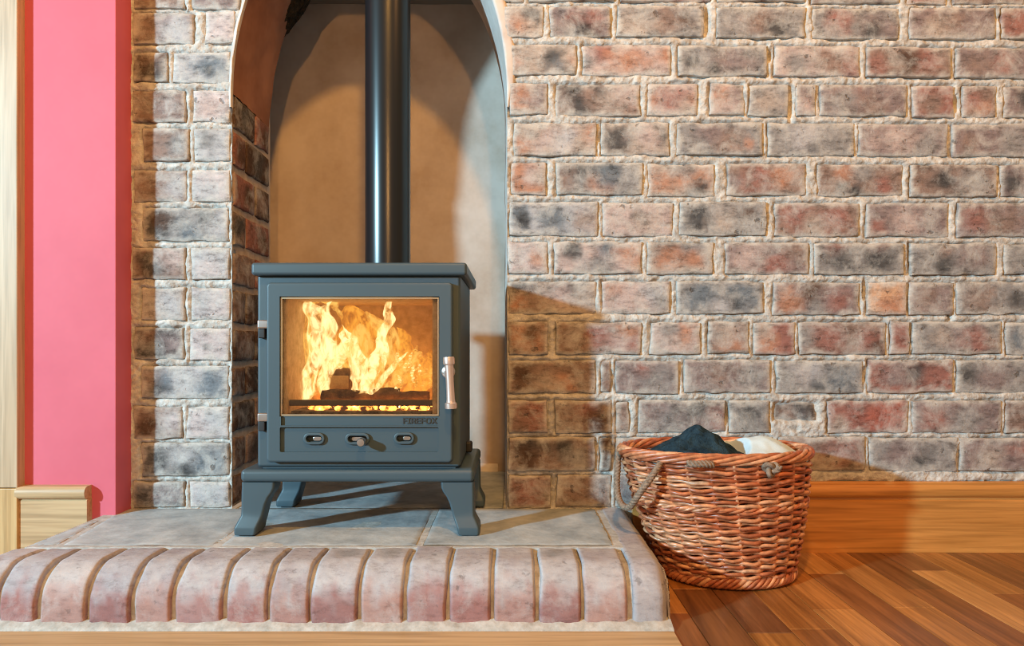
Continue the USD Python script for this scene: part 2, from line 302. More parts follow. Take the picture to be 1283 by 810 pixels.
S = DW / F                       # metres per pixel in the wall plane
HZ = 0.093                       # hearth top
ROWS = [(-42, 2), (8, 47), (57, 95), (105, 144.5), (154, 195), (205, 245), (253.5, 296), (304, 343.5), (353, 394), (403.5, 444), (451.5, 492.5), (502, 542.5), (548, 590), (596, 636)]
RIGHT = [
 '600:655:B 663:770:U 778:890:R 898:1008:B 1016:1126:U 1136:1186:R 1194:1283:B 1292:1400:U',
 '630:680:T O,.35,.35,.35 D,.6,.75,.25 D,.88,.75,.25|689:765:U S,.35,.9,.4 R,.45,.55,.4 R,.75,.5,.3 D,.5,.12,.6|773:881:G B,.6,.6,.5 T,.2,.3,.5 N,.78,.55,.2|897:1008:G B,.5,.5,.6 D,.7,.2,.4|1017:1126:G R,.3,.5,.45 U,.75,.4,.6 D,.7,.2,.3|1138:1247:U B,.4,.5,.6 T,.3,.3,.4|1253:1361:B R,.2,.5,.5|1369:1430:U',
 '641:722:T O,.04,.4,.2 D,.65,.55,.32 O,.97,.5,.22 S,.75,.2,.3|729:840:P R,.22,.8,.4 O,.5,.4,.6 O,.95,.7,.3 G,.05,.5,.3|850:960:G D,.15,.5,.2 U,.6,.5,.6 D,.4,.15,.2|970:1076:P B,.7,.5,.6 G,.3,.4,.4 R,.95,.3,.3|1085:1191:B R,.1,.25,.4 R,.72,.5,.4 N,.46,.5,.35|1197:1306:U R,.55,.4,.3 B,.2,.4,.4|1314:1430:B',
 '637:686:T O,.3,.5,.35 U,.85,.5,.4|696:802:B D,.18,.85,.4 D,.55,.8,.4 P,.85,.7,.6 D,.3,.05,.4 T,.6,.4,.4|811:873:P O,.05,.5,.25 R,.5,.55,.42 T,.8,.2,.3 O,.95,.4,.2|889:932:P O,.3,.6,.35 U,.8,.6,.3|938:987:G T,.5,.5,.4|997:1021:U P,.5,.3,.3|1027:1135:U R,.35,.85,.5 G,.3,.55,.5 B,.6,.4,.4|1143:1194:R B,.4,.4,.4|1204:1247:B O,.55,.18,.35 R,.3,.6,.3|1257:1366:U D,.3,.5,.4|1374:1430:G',
 '644:747:T O,.08,.3,.3 P,.5,.5,.6 O,.95,.6,.35 L,.6,.4,.4|753:838:T D,.28,.55,.55 D,.97,.6,.3 P,.65,.6,.4|848:955:G B,.6,.4,.5 U,.35,.75,.4 O,.85,.35,.2|962:1070:G D,.5,.22,.3 L,.4,.6,.5|1076:1187:U P,.4,.6,.7 G,.8,.3,.4|1192:1300:U G,.7,.4,.5 B,.2,.4,.3|1308:1430:B',
 '640:684:O P,.6,.6,.3 T,.95,.5,.3|697:804:G D,.3,.8,.5 D,.55,.75,.4 O,.5,.2,.4 B,.1,.4,.4 S,.6,.65,.4|812:895:T O,.2,.5,.35 O,.5,.5,.35 O,.8,.5,.35 D,.75,.1,.35 G,.5,.95,.4|910:1009:B R,.35,.5,.5 O,.72,.6,.35 U,.05,.5,.3|1023:1130:B D,.3,.22,.28 D,.45,.22,.22 O,.33,.8,.3 G,.55,.8,.4 R,.75,.25,.3|1139:1247:B G,.7,.5,.5 D,.38,.6,.35 N,.15,.9,.25|1253:1360:U D,.15,.5,.35|1368:1430:B',
 '638:749:L S,.15,.5,.45 D,.17,.4,.25 S,.5,.5,.45 B,.92,.5,.4|755:843:P D,.45,.6,.14 D,.55,.65,.12 T,.6,.4,.4|851:959:G D,.24,.5,.42 T,.5,.4,.4 N,.78,.6,.22|971:1076:B R,.2,.6,.45 R,.68,.5,.45 T,.45,.3,.3|1085:1188:U R,.1,.15,.4 P,.5,.4,.5|1198:1306:U R,.22,.5,.4 B,.5,.4,.5|1314:1430:U',
 '637:686:P Q,.4,.5,.5 O,.8,.5,.25|694:803:P D,.2,.8,.35 S,.6,.85,.5 O,.82,.55,.4 G,.55,.12,.6 O,.95,.3,.2|811:893:T D,.35,.85,.45 S,.7,.85,.4 O,.35,.5,.4 O,.7,.55,.3|908:1012:U P,.3,.5,.6 B,.85,.8,.4 R,.6,.2,.4|1020:1131:G R,.25,.95,.4 R,.7,.95,.3 D,.3,.45,.5 D,.7,.45,.5|1139:1247:G U,.7,.6,.6 D,.4,.3,.3 B,.4,.9,.3|1257:1366:G D,.3,.65,.4|1374:1430:U',
 '637:747:T D,.15,.85,.4 D,.6,.8,.6 P,.55,.45,.5 B,.25,.3,.4 O,.05,.2,.3|753:839:P O,.1,.75,.3 L,.8,.6,.4 G,.9,.3,.3|848:956:G S,.3,.6,.6 S,.75,.5,.6 D,.6,.3,.3 L,.5,.2,.3|968:1076:U O,.2,.5,.45 N,.45,.75,.4 R,.75,.45,.4 G,.5,.2,.25|1086:1134:Y O,.6,.2,.4 G,.5,1.,.25|1139:1194:U B,.4,.5,.4|1199:1306:G B,.3,.4,.5 D,.7,.4,.3|1314:1430:U',
 '637:686:B O,.5,.6,.5 N,.6,.7,.25|696:803:B O,.85,.75,.4 P,.72,.3,.4 R,.5,.5,.4 R,.97,.3,.3|814:876:P O,.65,.7,.4 G,.4,.8,.3|887:937:B O,.65,.25,.4 T,.4,.6,.3|944:995:R O,.4,.4,.4 T,.2,.8,.3|1000:1109:B R,.35,.5,.5 R,.8,.4,.4 G,.05,.5,.3 N,.9,.2,.2|1115:1139:R|1142:1253:G U,.5,.5,.5 R,.72,.4,.4 T,.3,.55,.3 B,.97,.3,.3|1260:1368:G S,.2,.4,.4|1376:1430:B',
 '637:746:B O,.6,.3,.4 N,.15,.6,.4 T,.45,.3,.4|753:766:B|771:850:U G,.6,.5,.5 R,.45,.8,.3|857:964:U B,.4,.6,.5 G,.85,.5,.5|972:1080:G L,.4,.6,.5 D,.5,.15,.3 S,.7,.4,.5|1086:1194:R D,.55,.6,.4 U,.35,.6,.4 R,.8,.4,.4|1198:1306:G U,.45,.5,.5 D,.1,.6,.3|1314:1430:U',
 '637:685:R B,.3,.3,.4|696:765:B R,.6,.8,.3 N,.8,.35,.4|772:788:B|800:908:U G,.4,.3,.5 D,.65,.7,.5 R,.9,.4,.3|913:964:G D,.4,.5,.4||1036:1137:R E,.55,.5,.6 E,.85,.7,.4 T,.15,.15,.35|1142:1253:U G,.6,.4,.5 R,.25,.4,.4|1259:1366:B R,.5,.5,.5|1374:1430:U',
 '637:746:B D,.2,.8,.4 D,.62,.75,.6 N,.2,.35,.4 G,.8,.4,.4|752:766:N|771:862:B|868:968:G|975:1083:B R,.7,.6,.5 T,.3,.3,.4|1089:1198:G U,.4,.6,.5 D,.6,.2,.4|1202:1311:U R,.75,.7,.4 T,.3,.4,.4|1319:1430:B',
 '637:690:B R,.5,.5,.5|697:765:B|772:880:U|888:996:B|1004:1112:G|1120:1228:U|1236:1344:B|1352:1430:G']
LEFT = [  # paler tones: whitewash, with the strong light there put into the colour
 '168:232:B|240:300:U',
 '168:243:U B,.2,.5,.6 L,.75,.4,.5|257:303:Q',
 '168:210:N B,.5,.7,.4 D,.5,.3,.4|217:298:L S,.5,.5,.55 S,.75,.4,.4 D,.62,.35,.16',
 '168:233:B U,.8,.5,.4|241:289:Q P,.4,.5,.4',
 '180:238:B G,.8,.5,.4|244:289:L D,.3,.5,.2 G,.3,.6,.4',
 '168:234:B L,.8,.5,.4|241:289:Q L,.3,.3,.4',
 '180:287:G D,.1,.5,.5 D,.5,.4,.25 S,.55,.25,.4 D,.75,.7,.25 L,.9,.5,.4 N,.2,.7,.3',
 '168:233:B D,.35,.4,.45 P,.8,.7,.4|240:288:L Q,.5,.3,.4',
 '178:232:T L,.8,.5,.5|239:288:Q L,.3,.5,.5',
 '168:230:D U,.8,.5,.4 B,.3,.8,.3|238:288:Q D,.4,.4,.12',
 '178:287:L B,.15,.5,.5 S,.3,.5,.35 S,.8,.4,.5 L,.5,.6,.4 D,.2,.25,.3',
 '168:228:B N,.3,.3,.4 Q,.85,.5,.4|235:287:Q L,.7,.5,.4',
 '178:287:G D,.15,.5,.4 S,.7,.4,.5 L,.5,.6,.4 D,.5,.15,.3',
 '168:232:G D,.3,.5,.4 U,.7,.6,.4|238:288:Q L,.5,.5,.5']

# the opening: straight jambs, then a tall round arch
XL, XR = X(291, DW), X(635.5, DW); ZS = Z(118, DW)
AR, AB = (XR - XL) / 2, 0.46; AX = (XL + XR) / 2
def open_l(z): return np.where(z <= ZS, XL, AX - AR * np.sqrt(np.clip(1 - ((z - ZS) / AB) ** 2, 0, 1)))
def open_r(z): return np.where(z <= ZS, XR, AX + AR * np.sqrt(np.clip(1 - ((z - ZS) / AB) ** 2, 0, 1)))
WALL_L, WALL_R, WALL_T = X(150, DW), X(1530, DW), 1.66

wall = Thing('wall_back', kind='structure', label='old whitewashed brick wall around the arched stove alcove')
rects, ends = [], {}
seed = 0
for rows, tilt in ((LEFT, 0), (RIGHT, 1)):
    for r, row in enumerate(rows):
        items = re.split(r'[| ]+(?=\d+:\d)', row)
        for it in items:
            if not it.strip(): continue
            a, b, spec = it.strip(' |').split(':')
            a, b = float(a), float(b); seed += 1
            if b == 1430: b = min(a + 108, 1525); ends[r] = b + 8
            dy = (np.clip((a - 640) / 630, 0, 1) * 4 * np.interp(r, [0, 4, 9, 13], [1, .6, 0, .3]) + random.uniform(-.8, .8)) if tilt else random.uniform(-.5, 1.2) + (8 if r == 1 else 9 if r < 4 else 7)
            y0, y1 = ROWS[r][0] + dy, ROWS[r][1] + dy
            if y0 < -30: y0 += 0
            z1, z0 = Z(y0, DW), Z(y1, DW)
            x0, x1 = X(a, DW), X(b, DW)
            lim0, lim1 = float(open_l(np.array(z0))), float(open_r(np.array(z0)))
            if not tilt: x1 = min(x1, lim0 - .004)
            else: x0 = max(x0, lim1 + .006 if z1 > ZS else x0)
            z0 = max(z0, HZ + .001 if x0 < .26 else .02)
            if r == 13 and tilt and x0 > .26: z1 = min(z1, Z(604, DW))
            rects.append((x0, x1, z0, z1))
            wall_brick(wall, x0, x1, z0, z1, spec, seed, proud=.0035 + random.uniform(-.0015, .003))
# courses above and beyond the picture's edge, laid in the same bond
br = random.Random(31)
def plain_brick(x0, x1, z0, z1):
    global seed
    seed += 1; rects.append((x0, x1, z0, z1))
    wall_brick(wall, x0, x1, z0, z1, br.choice(['U B,.4,.5,.6', 'G D,.4,.5,.4', 'B R,.4,.5,.5', 'U P,.5,.4,.6', 'R B,.6,.5,.5', 'G B,.7,.5,.6']), seed, proud=.0035, step=.011)
for r in range(5):
    z0 = Z(-50.5 - 49.5 * r, DW); z1 = z0 + 41 * S
    a = 168 - (r % 2) * 60
    while a < 1500:
        x0, x1 = max(X(a, DW), X(166, DW)), X(a + 110, DW)
        lo, hi = (float(open_l(np.array(z0))), float(open_r(np.array(z0)))) if z0 < ZS + AB else (9, 9)
        if x1 > lo and x0 < hi:
            if x0 < lo - .03: plain_brick(x0, min(x1, lo - .006), z0, z1)
            if x1 > hi + .03: plain_brick(max(x0, hi + .006), x1, z0, z1)
        else: plain_brick(x0, x1, z0, z1)
        a += 118
for r, (a, b) in enumerate(ROWS):
    if r != 13 and ends.get(r, 1408) < 1505: plain_brick(X(ends.get(r, 1408), DW), X(1525, DW), Z(b, DW), Z(a, DW))
# the broken brick: only its weathered stump stands in a patch of mortar
bx0, bx1, bz0, bz1 = X(968, DW), X(1024, DW), Z(528, DW), Z(503, DW)
rects.append((bx0, bx1, bz0, bz1))
wall_brick(wall, bx0, bx1, bz0, bz1, 'U N,.1,.4,.45 D,.5,.6,.4 D,.8,.7,.4 B,.35,.3,.3', 900, proud=-.0015, edge=.009, rough=.006)

def opening_mesh():
    g = .0037
    xs, zs = np.arange(WALL_L, WALL_R + g, g), np.arange(HZ - .09, WALL_T, g)
    XX, ZZ = np.meshgrid(xs, zs, indexing='ij')
    dist = np.full(XX.shape, 1.0)
    for x0, x1, z0, z1 in rects:
        i0, i1 = np.searchsorted(xs, [x0 - .03, x1 + .03]); j0, j1 = np.searchsorted(zs, [z0 - .03, z1 + .03])
        a, b = XX[i0:i1, j0:j1], ZZ[i0:i1, j0:j1]
        d = np.maximum(np.maximum(x0 - a, a - x1), np.maximum(z0 - b, b - z1))
        dist[i0:i1, j0:j1] = np.minimum(dist[i0:i1, j0:j1], d)
    p = np.stack([XX, ZZ, np.zeros_like(XX)], -1)
    n1, n2, n3 = meshkit.fbm(p * 24, 3, 21), meshkit.fbm(p * 110, 3, 31), meshkit.fbm(p * 9, 2, 41)
    t = np.clip((dist + (n1 - .5) * .013 + .0030) / .007, 0, 1)
    h = -.007 + t * (.0090 + (n3 - .5) * .006) + (n2 - .5) * .0050 + (meshkit.noise(p * 190, 77) - .5) * .0026 + (n1 - .5) * .004 * t
    # open cracks where the mortar has fallen out
    for cx, cy, w, hh in ((885.5, 25, 3, 18), (991, 130, 3.5, 22), (1013, 322, 2.5, 14), (1083, 362, 2, 12), (1140, 420, 2, 14), (910, 516, 2.5, 12), (1192, 396, 3, 5), (965, 70, 2, 8), (1198, 130, 3, 10), (1083, 470, 2, 10)):
        d = np.hypot((XX - X(cx, DW)) / (w * S), (ZZ - Z(cy, DW)) / (hh * S))
        h -= np.clip(1.4 - d, 0, 1) * .016
    h[bx_mask(XX, ZZ)] += .003
    P = np.stack([XX, -h, ZZ], -1)
    for j, z in enumerate(zs):
        if z > Z(-500, DW): continue
        for edge in (float(open_l(np.array(z))), float(open_r(np.array(z)))):
            i = int(round((edge - xs[0]) / g))
            P[i, j, 0] = edge
    i, j = np.meshgrid(np.arange(len(xs) - 1), np.arange(len(zs) - 1), indexing='ij')
    cx, cz = xs[i] + g / 2, zs[j] + g / 2
    keep = ~((cx > open_l(cz)) & (cx < open_r(cz))) & ~((cx > .27) & (cz < .125))
    i, j = i[keep], j[keep]; nv = len(zs)
    a, b, c, d = i * nv + j, (i + 1) * nv + j, (i + 1) * nv + j + 1, i * nv + j + 1
    f = np.vstack([np.c_[a, b, c], np.c_[a, c, d]])
    m = tm(P.reshape(-1, 3), f); m.remove_unreferenced_vertices(); return m
def bx_mask(a, b): return (a > X(1000, DW)) & (a < X(1034, DW)) & (b > Z(541, DW)) & (b < Z(522, DW))
obj('mortar', opening_mesh(), M_MORTAR, wall, smooth=True)

# ---- alcove: reveals, arch soffit, back, closure plate
RD, AD = .228, .45                                    # jamb depth, alcove depth
alc = Thing('wall_alcove', kind='structure', label='rendered alcove behind the stove with brick left jamb')
def sweep(zs, side, depth, n=10, off=0., noise=.003, splay=0.):
    ys = np.linspace(0, depth, n)
    ZZ, YY = np.meshgrid(zs, ys, indexing='ij')
    xx = (open_l(ZZ) - off) if side < 0 else (open_r(ZZ) + off - splay * YY)
    p = np.stack([ZZ, YY, np.full_like(ZZ, side)], -1)
    xx = xx + (meshkit.fbm(p * 12, 3, 51) - .5) * 2 * noise * np.clip(YY / .03, 0, 1)
    f = grid_faces(len(zs), n)
    return tm(np.stack([xx, YY, ZZ], -1).reshape(-1, 3), f if side > 0 else f[:, ::-1])
ZJ = Z(112, DW)
top_z = ZS + AB - 1e-4
th = np.linspace(0, PI / 2 - .01, 40)
arch_zs = ZS + AB * np.sin(th)
obj('jamb_mortar', sweep(np.linspace(HZ, ZJ, 160), -1, RD, 40, .004, .002), M_REVEAL_MORTAR, alc, smooth=True)
obj('arch_plaster', sweep(np.r_[np.linspace(ZJ, ZS, 4)[:-1], arch_zs], -1, RD, 12, 0, .004), M_REVEAL_SHADE, alc, smooth=True)
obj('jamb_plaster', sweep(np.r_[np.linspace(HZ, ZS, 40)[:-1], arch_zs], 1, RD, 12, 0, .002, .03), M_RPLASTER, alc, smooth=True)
# brick jamb of the left reveal: headers and stretchers
jr = [(115, 160), (161, 207), (212, 258), (262, 308), (313, 358), (362, 407), (411, 455), (459, 500), (504, 545), (549, 592), (596, 636)]
for r, (a, b) in enumerate(jr):
    z1, z0 = Z(a + 2.5, DW), Z(b - 2.5, DW)
    cut = .135 if r % 2 == 0 else .078
    for k, (y0, y1) in enumerate(((.012, cut - .005), (cut + .005, RD - .002))):
        seed += 1
        sp = random.choice(['B N,.5,.5,.5', 'N B,.4,.5,.6', 'B', 'N D,.5,.6,.5', 'R N,.7,.4,.5', 'B D,.4,.6,.6'])
        wall_brick(alc, y0, y1, max(z0, HZ + .001), z1, sp, seed, frame=lambda y: np.full_like(y, XL), proud=.001, back=.03)
def sheet(x0, x1, z0, z1, y, n=.05, amp=.004, sd=60):
    xs, zs = np.arange(x0, x1 + n, n), np.arange(z0, z1 + n, n)
    A, B = np.meshgrid(xs, zs, indexing='ij'); p = np.stack([A, B, A * 0], -1)
    return tm(np.stack([A, y + (meshkit.fbm(p * 6, 3, sd) - .5) * amp * 2, B], -1).reshape(-1, 3), grid_faces(len(xs), len(zs)))
ZT = 1.424
obj('back_plaster', sheet(XL - .14, XR + .02, HZ - .01, ZT + .1, AD, .02, .006), M_PLASTER, alc, smooth=True)
obj('chamber_side', cat([rbox(XL - .12, XL - .004, RD - .004, RD + .02, HZ, ZT + .05, .003), rbox(XL - .13, XL - .11, RD, AD + .01, HZ, ZT + .05, .003),
    rbox(XR + .004, XR + .03, RD - .004, AD + .01, HZ, ZT + .05, .003)]), M_PLASTER, alc)
obj('skirt_fillet', extrude_profile([(AD + .01, HZ - .002), (AD - .016, HZ - .002), (AD - .012, HZ + .012), (AD - .002, HZ + .02), (AD + .01, HZ + .02)], XL - .1, XR - .03), M_RPLASTER, alc)
pl = unman(man(rbox(XL - .11, XR + .0, .05, AD + .01, ZT, ZT + .012, .002)) - man(trimesh.creation.cylinder(.053, .1, sections=48, transform=trimesh.transformations.translation_matrix([-.2776, .03, ZT]))))
obj('closure_plate', pl, plain('closure_plate_board', (.20, .17, .14), .8), alc)
# broken sooty corner under the closure plate
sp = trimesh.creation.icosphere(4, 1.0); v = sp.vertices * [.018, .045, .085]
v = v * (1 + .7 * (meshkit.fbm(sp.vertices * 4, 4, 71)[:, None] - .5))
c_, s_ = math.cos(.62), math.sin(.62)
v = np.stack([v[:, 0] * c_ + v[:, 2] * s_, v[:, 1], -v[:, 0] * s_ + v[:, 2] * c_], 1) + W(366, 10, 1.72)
obj('soot_patch', tm(v, sp.faces), M_SOOT, alc, smooth=True)
# rendered margin round the arch on the room side
def rim(side):
    ph = np.linspace(0.0, 1.35, 50); z = ZS - .03 + (AB + .03) * np.sin(ph); out = []
    prof = [(-.0015, .004), (-.002, -.006), (.006, -.006), (.022, -.0055), (.034, -.002), (.036, .006)]
    for k, zz in enumerate(z):
        e = float(open_l(np.array(zz))) if side < 0 else float(open_r(np.array(zz)))
        w = (.12 if side < 0 else .62) * (1 - math.exp(-(zz - z[0]) * (16 if side > 0 else 14))) + .12
        for o, y in prof:
            n = (meshkit.noise(np.array([zz * 40, o * 50, side])) - .5) * .004
            out.append((e + side * (o * w + (n if o > .004 else 0)), y + n * .3, zz))
    f = grid_faces(len(z), len(prof)); return tm(out, f if side < 0 else f[:, ::-1])
for s in (-1, 1): obj('arch_rim', rim(s), M_RPLASTER, wall, smooth=True)

# ---- the red pier on the left, skirting, door architrave
PD = 1.44 - DW
pier = obj('wall_left', rbox(-1.6, X(145, 1.44), PD, .06, 0, WALL_T, .002, 3), M_RED, kind='structure', label='bright red painted wall pier beside the door frame')
def board_profile(y, h, t=.018):
    """skirting with a torus top: (y, z), y = the wall face, the board stands t in front"""
    o = [(y, 0), (y - t, 0), (y - t, h - .040), (y - t + .0035, h - .038), (y - t + .004, h - .034), (y - t - .001, h - .031), (y - t - .004, h - .026), (y - t - .0045, h - .019), (y - t - .003, h - .013), (y - t + .001, h - .009), (y - t + .004, h - .006), (y - t + .004, h - .002), (y - t + .006, h), (y, h)]
    return o
bl = Thing('baseboard_left', (X(65, 1.42), PD, 0), kind='structure', label='short wooden skirting board with rounded top, paled by painted-in cool light, at the foot of the red wall')
bx0_, bx1_ = X(20, 1.42), X(108, 1.42)
hh = Z(610, 1.42)
obj('board', extrude_profile([(PD, 0), (PD - .018, 0), (PD - .018, hh - .030), (PD - .016, hh - .028), (PD, hh - .028)], bx0_, bx1_), M_OAK_L, bl)
obj('moulding', extrude_profile([(PD, hh - .028)] + [(PD - .012 - .0135 * math.sin(a) ** .8, hh - .014 - .0135 * math.cos(a)) for a in np.linspace(.05, PI - .05, 12)] + [(PD, hh)], bx0_ - .0, bx1_ - .001), M_OAK_L, bl)
tr = Thing('trim_1', (X(10, 1.43), PD, 0), kind='structure', label='wooden door architrave at the left edge, paled by painted-in cool light')
ax1 = X(21.5, 1.418)
zb = Z(613, 1.41)
obj('upright', rbox(ax1 - .11, ax1, PD - .022, PD + .01, zb, WALL_T, .003, 3), M_OAK_Z, tr)
obj('plinth_block', rbox(ax1 - .11, ax1 + .0005, PD - .0235, PD + .01, 0, zb - .001, .002, 3), wood('plinth_oak', 2, (.48, .28, .11), (.60, .40, .19), .45), tr)

# ---- floor, right skirting
fl = Thing('floor', kind='structure', label='oiled wooden parquet of mixed brown strips laid towards the wall')
obj('subfloor', trimesh.creation.box(bounds=[(-1.7, -.75, -.03), (1.75, .05, -.006)]), M_STOVE_DARK, fl)
TONES = [lin(c) for c in ((190, 132, 74), (176, 116, 60), (204, 150, 92), (148, 94, 52), (136, 90, 54), (184, 126, 66), (162, 104, 54), (134, 88, 56))]
rng = random.Random(21)
PW = .0715
x = -.92 - 9 * PW
n = 0
while x < 1.55:
    y = -.74 - rng.uniform(0, .25)
    last = -1
    while y < -.012:
        ln = rng.choice([.26, .33, .41, .30])
        y0, y1 = max(y, -.745), min(y + ln, -.004)
        k = rng.randrange(len(TONES))
        if k == last: k = (k + 3) % len(TONES)
        last = k
        vis = x > .15 or x < -.86 or y0 < -.40
        if y1 - y0 > .03 and vis:
            c = TONES[k] * rng.uniform(.88, 1.12)
            b = .0007; h = rng.uniform(-.0002, .0002); g = .00025
            o = [(a_, b_, -.006) for a_ in (x + g, x + PW - g) for b_ in (y0 + g, y1 - g)] + [(a_, b_, h - b) for a_ in (x + g, x + PW - g) for b_ in (y0 + g, y1 - g)] + [(a_, b_, h) for a_ in (x + g + b, x + PW - g - b) for b_ in (y0 + g + b, y1 - g - b)]
            obj('plank', hull(o), M_PLANK, fl, smooth=False, col=c)
        y += ln
    x += PW
bh = Z(605, 1.482)
obj('baseboard_right', extrude_profile(board_profile(-.001, bh), .262, 1.5), M_OAK_X, kind='structure', label='moulded wooden skirting board with warm light painted into its honey colour below the brick wall on the right')
obj('trim_2', rbox(-1.3, X(850, 1.04), Z(0, 1) * 0 - .57, -.4325, -.004, .0025, .0015, 3), M_OAK_L, kind='structure', label='pale wooden border strip on the floor along the front of the hearth')

# ---------------------------------------------------------------- hearth
hearth = Thing('hearth', (-.3, -.2, 0), label='raised hearth of worn bullnose bricks and grey slabs under the stove', cat='hearth')
HF, HB = -.414, -.289            # front face, joint behind the bullnose bricks
HL, HR = -.872, .250
R_ = .060
def bull_profile(inset=0., n=16):
    """(y, z) from the back joint over the nose down to the foot"""
    o = [(HB + .003, HZ - inset)] if inset == 0 else [(HB + .006, HZ - inset)]
    cy, cz = HF + R_, HZ - R_
    o += [(HB + (cy - HB) * t, HZ - inset) for t in (.3, .6, .85)]
    for a in np.linspace(PI / 2, PI, n): o.append((cy + (R_ - inset) * math.cos(a), cz + (R_ - inset) * math.sin(a)))
    o += [(HF + inset, cz * t) for t in (.75, .5, .25, .08)] + [(HF + inset + .004, .004)]
    return np.array(o)
def bull_brick(x0, x1, seed, spec, back=None):
    pr = bull_profile()
    d = np.gradient(pr, axis=0); nrm = np.stack([d[:, 1], -d[:, 0]], 1); nrm /= np.linalg.norm(nrm, axis=1, keepdims=True)
    nrm = np.where((nrm[:, :1] * 0 + (nrm[:, 1:] < -1e-3)), -nrm, nrm)
    nrm[:] = np.where((pr[:, 1:] > HZ - 1e-4), [0, 1], nrm)
    us = np.r_[0, .0025, .006, np.linspace(.012, x1 - x0 - .012, 7), x1 - x0 - .006, x1 - x0 - .0025, x1 - x0]
    m = len(pr); s = np.r_[0, np.cumsum(np.linalg.norm(np.diff(pr, axis=0), axis=1))]
    U, Sx = np.meshgrid(us, s, indexing='ij')
    p = np.stack([U, Sx, np.full_like(U, seed * 2.3)], -1)
    e = np.minimum(np.minimum(U, x1 - x0 - U), np.minimum(Sx, s[-1] - Sx) + .0005)
    er = .0052 * (.7 + .8 * meshkit.noise(p * 35, 3)); q = np.clip(1 - e / er, 0, 1)
    off = -er * (1 - np.sqrt(np.clip(1 - q * q, 0, 1))) * .9 + (meshkit.fbm(p * 22, 3, 4) - .5) * .004 + (meshkit.noise(p * 90, 6) - .5) * .0012
    wob = (meshkit.fbm(p * 18, 2, 8) - .5) * .006 * np.clip(1 - e / .012, 0, 1)
    P = np.stack([x0 + U + wob, pr[None, :, 0] + off * nrm[None, :, 0], pr[None, :, 1] + off * nrm[None, :, 1]], -1).reshape(-1, 3)
    f = grid_faces(len(us), m)[:, ::-1]
    nu = len(us); n0 = len(P); faces = [f]; extra = []
    # side skirts to an inner profile, so a joint looks into brick on both sides
    inner = bull_profile(.03)
    for row in (0, nu - 1):
        ids = row * m + np.arange(m); b = P[ids].copy(); b[:, 1:] = b[:, 1:] * .25 + np.array([HB - .03, .03]) * .75; b[:, 0] = P[ids, 0].mean()
        k0 = n0 + sum(map(len, extra)); extra.append(b)
        k = np.arange(m - 1); q = np.vstack([np.c_[ids[k], ids[k + 1], k0 + k + 1], np.c_[ids[k], k0 + k + 1, k0 + k]])
        faces.append(q if row else q[:, ::-1])
    v = np.vstack([P] + extra)
    uv = np.vstack([np.stack([U / (x1 - x0), Sx / s[-1]], -1).reshape(-1, 2)] + [np.tile([.5, .5], (len(x_), 1)) for x_ in extra])
    col = blotches(spec, uv, (x1 - x0, s[-1]), seed)
    w = np.clip((uv[:, 1] - .60) / .22 + (meshkit.fbm(np.c_[uv * [6, 9], np.full(len(uv), seed)], 3, 2) - .5) * 1.6, 0, 1)[:, None]   # glaze worn off the nose: red clay at the front
    red = PAL_RED[seed % len(PAL_RED)]
    col = col * (1 - w * .75) + red * w * .75
    return tm(v, np.vstack(faces)), col
PAL_RED = [lin(c) * .78 for c in ((170, 112, 104), (164, 92, 80), (176, 124, 112), (150, 84, 76), (182, 132, 118))]
PAL['H'] = lin((180, 175, 178)) * .84; PAL['I'] = lin((168, 160, 164)) * .84; PAL['J'] = lin((188, 178, 176)) * .84
joints = [(-.8875, -.8195), None]
JX = [-.872, -.8195, -.7545, -.6765, -.6055, -.540, -.4583, -.388, -.322, -.2445, -.1708, -.102, -.031, .0413, .112, .1867]
for k in range(len(JX) - 1):
    g = .0024 + .0014 * random.random()
    m, c = bull_brick(JX[k] + g * (k > 0), JX[k + 1] - g, 300 + k, random.choice(['H I,.3,.3,.6', 'I H,.6,.4,.7', 'J H,.4,.3,.5', 'H G,.5,.2,.3', 'J I,.5,.6,.6']))
    obj('bullnose_brick', m, M_HEARTH, hearth, smooth=True, col=c)
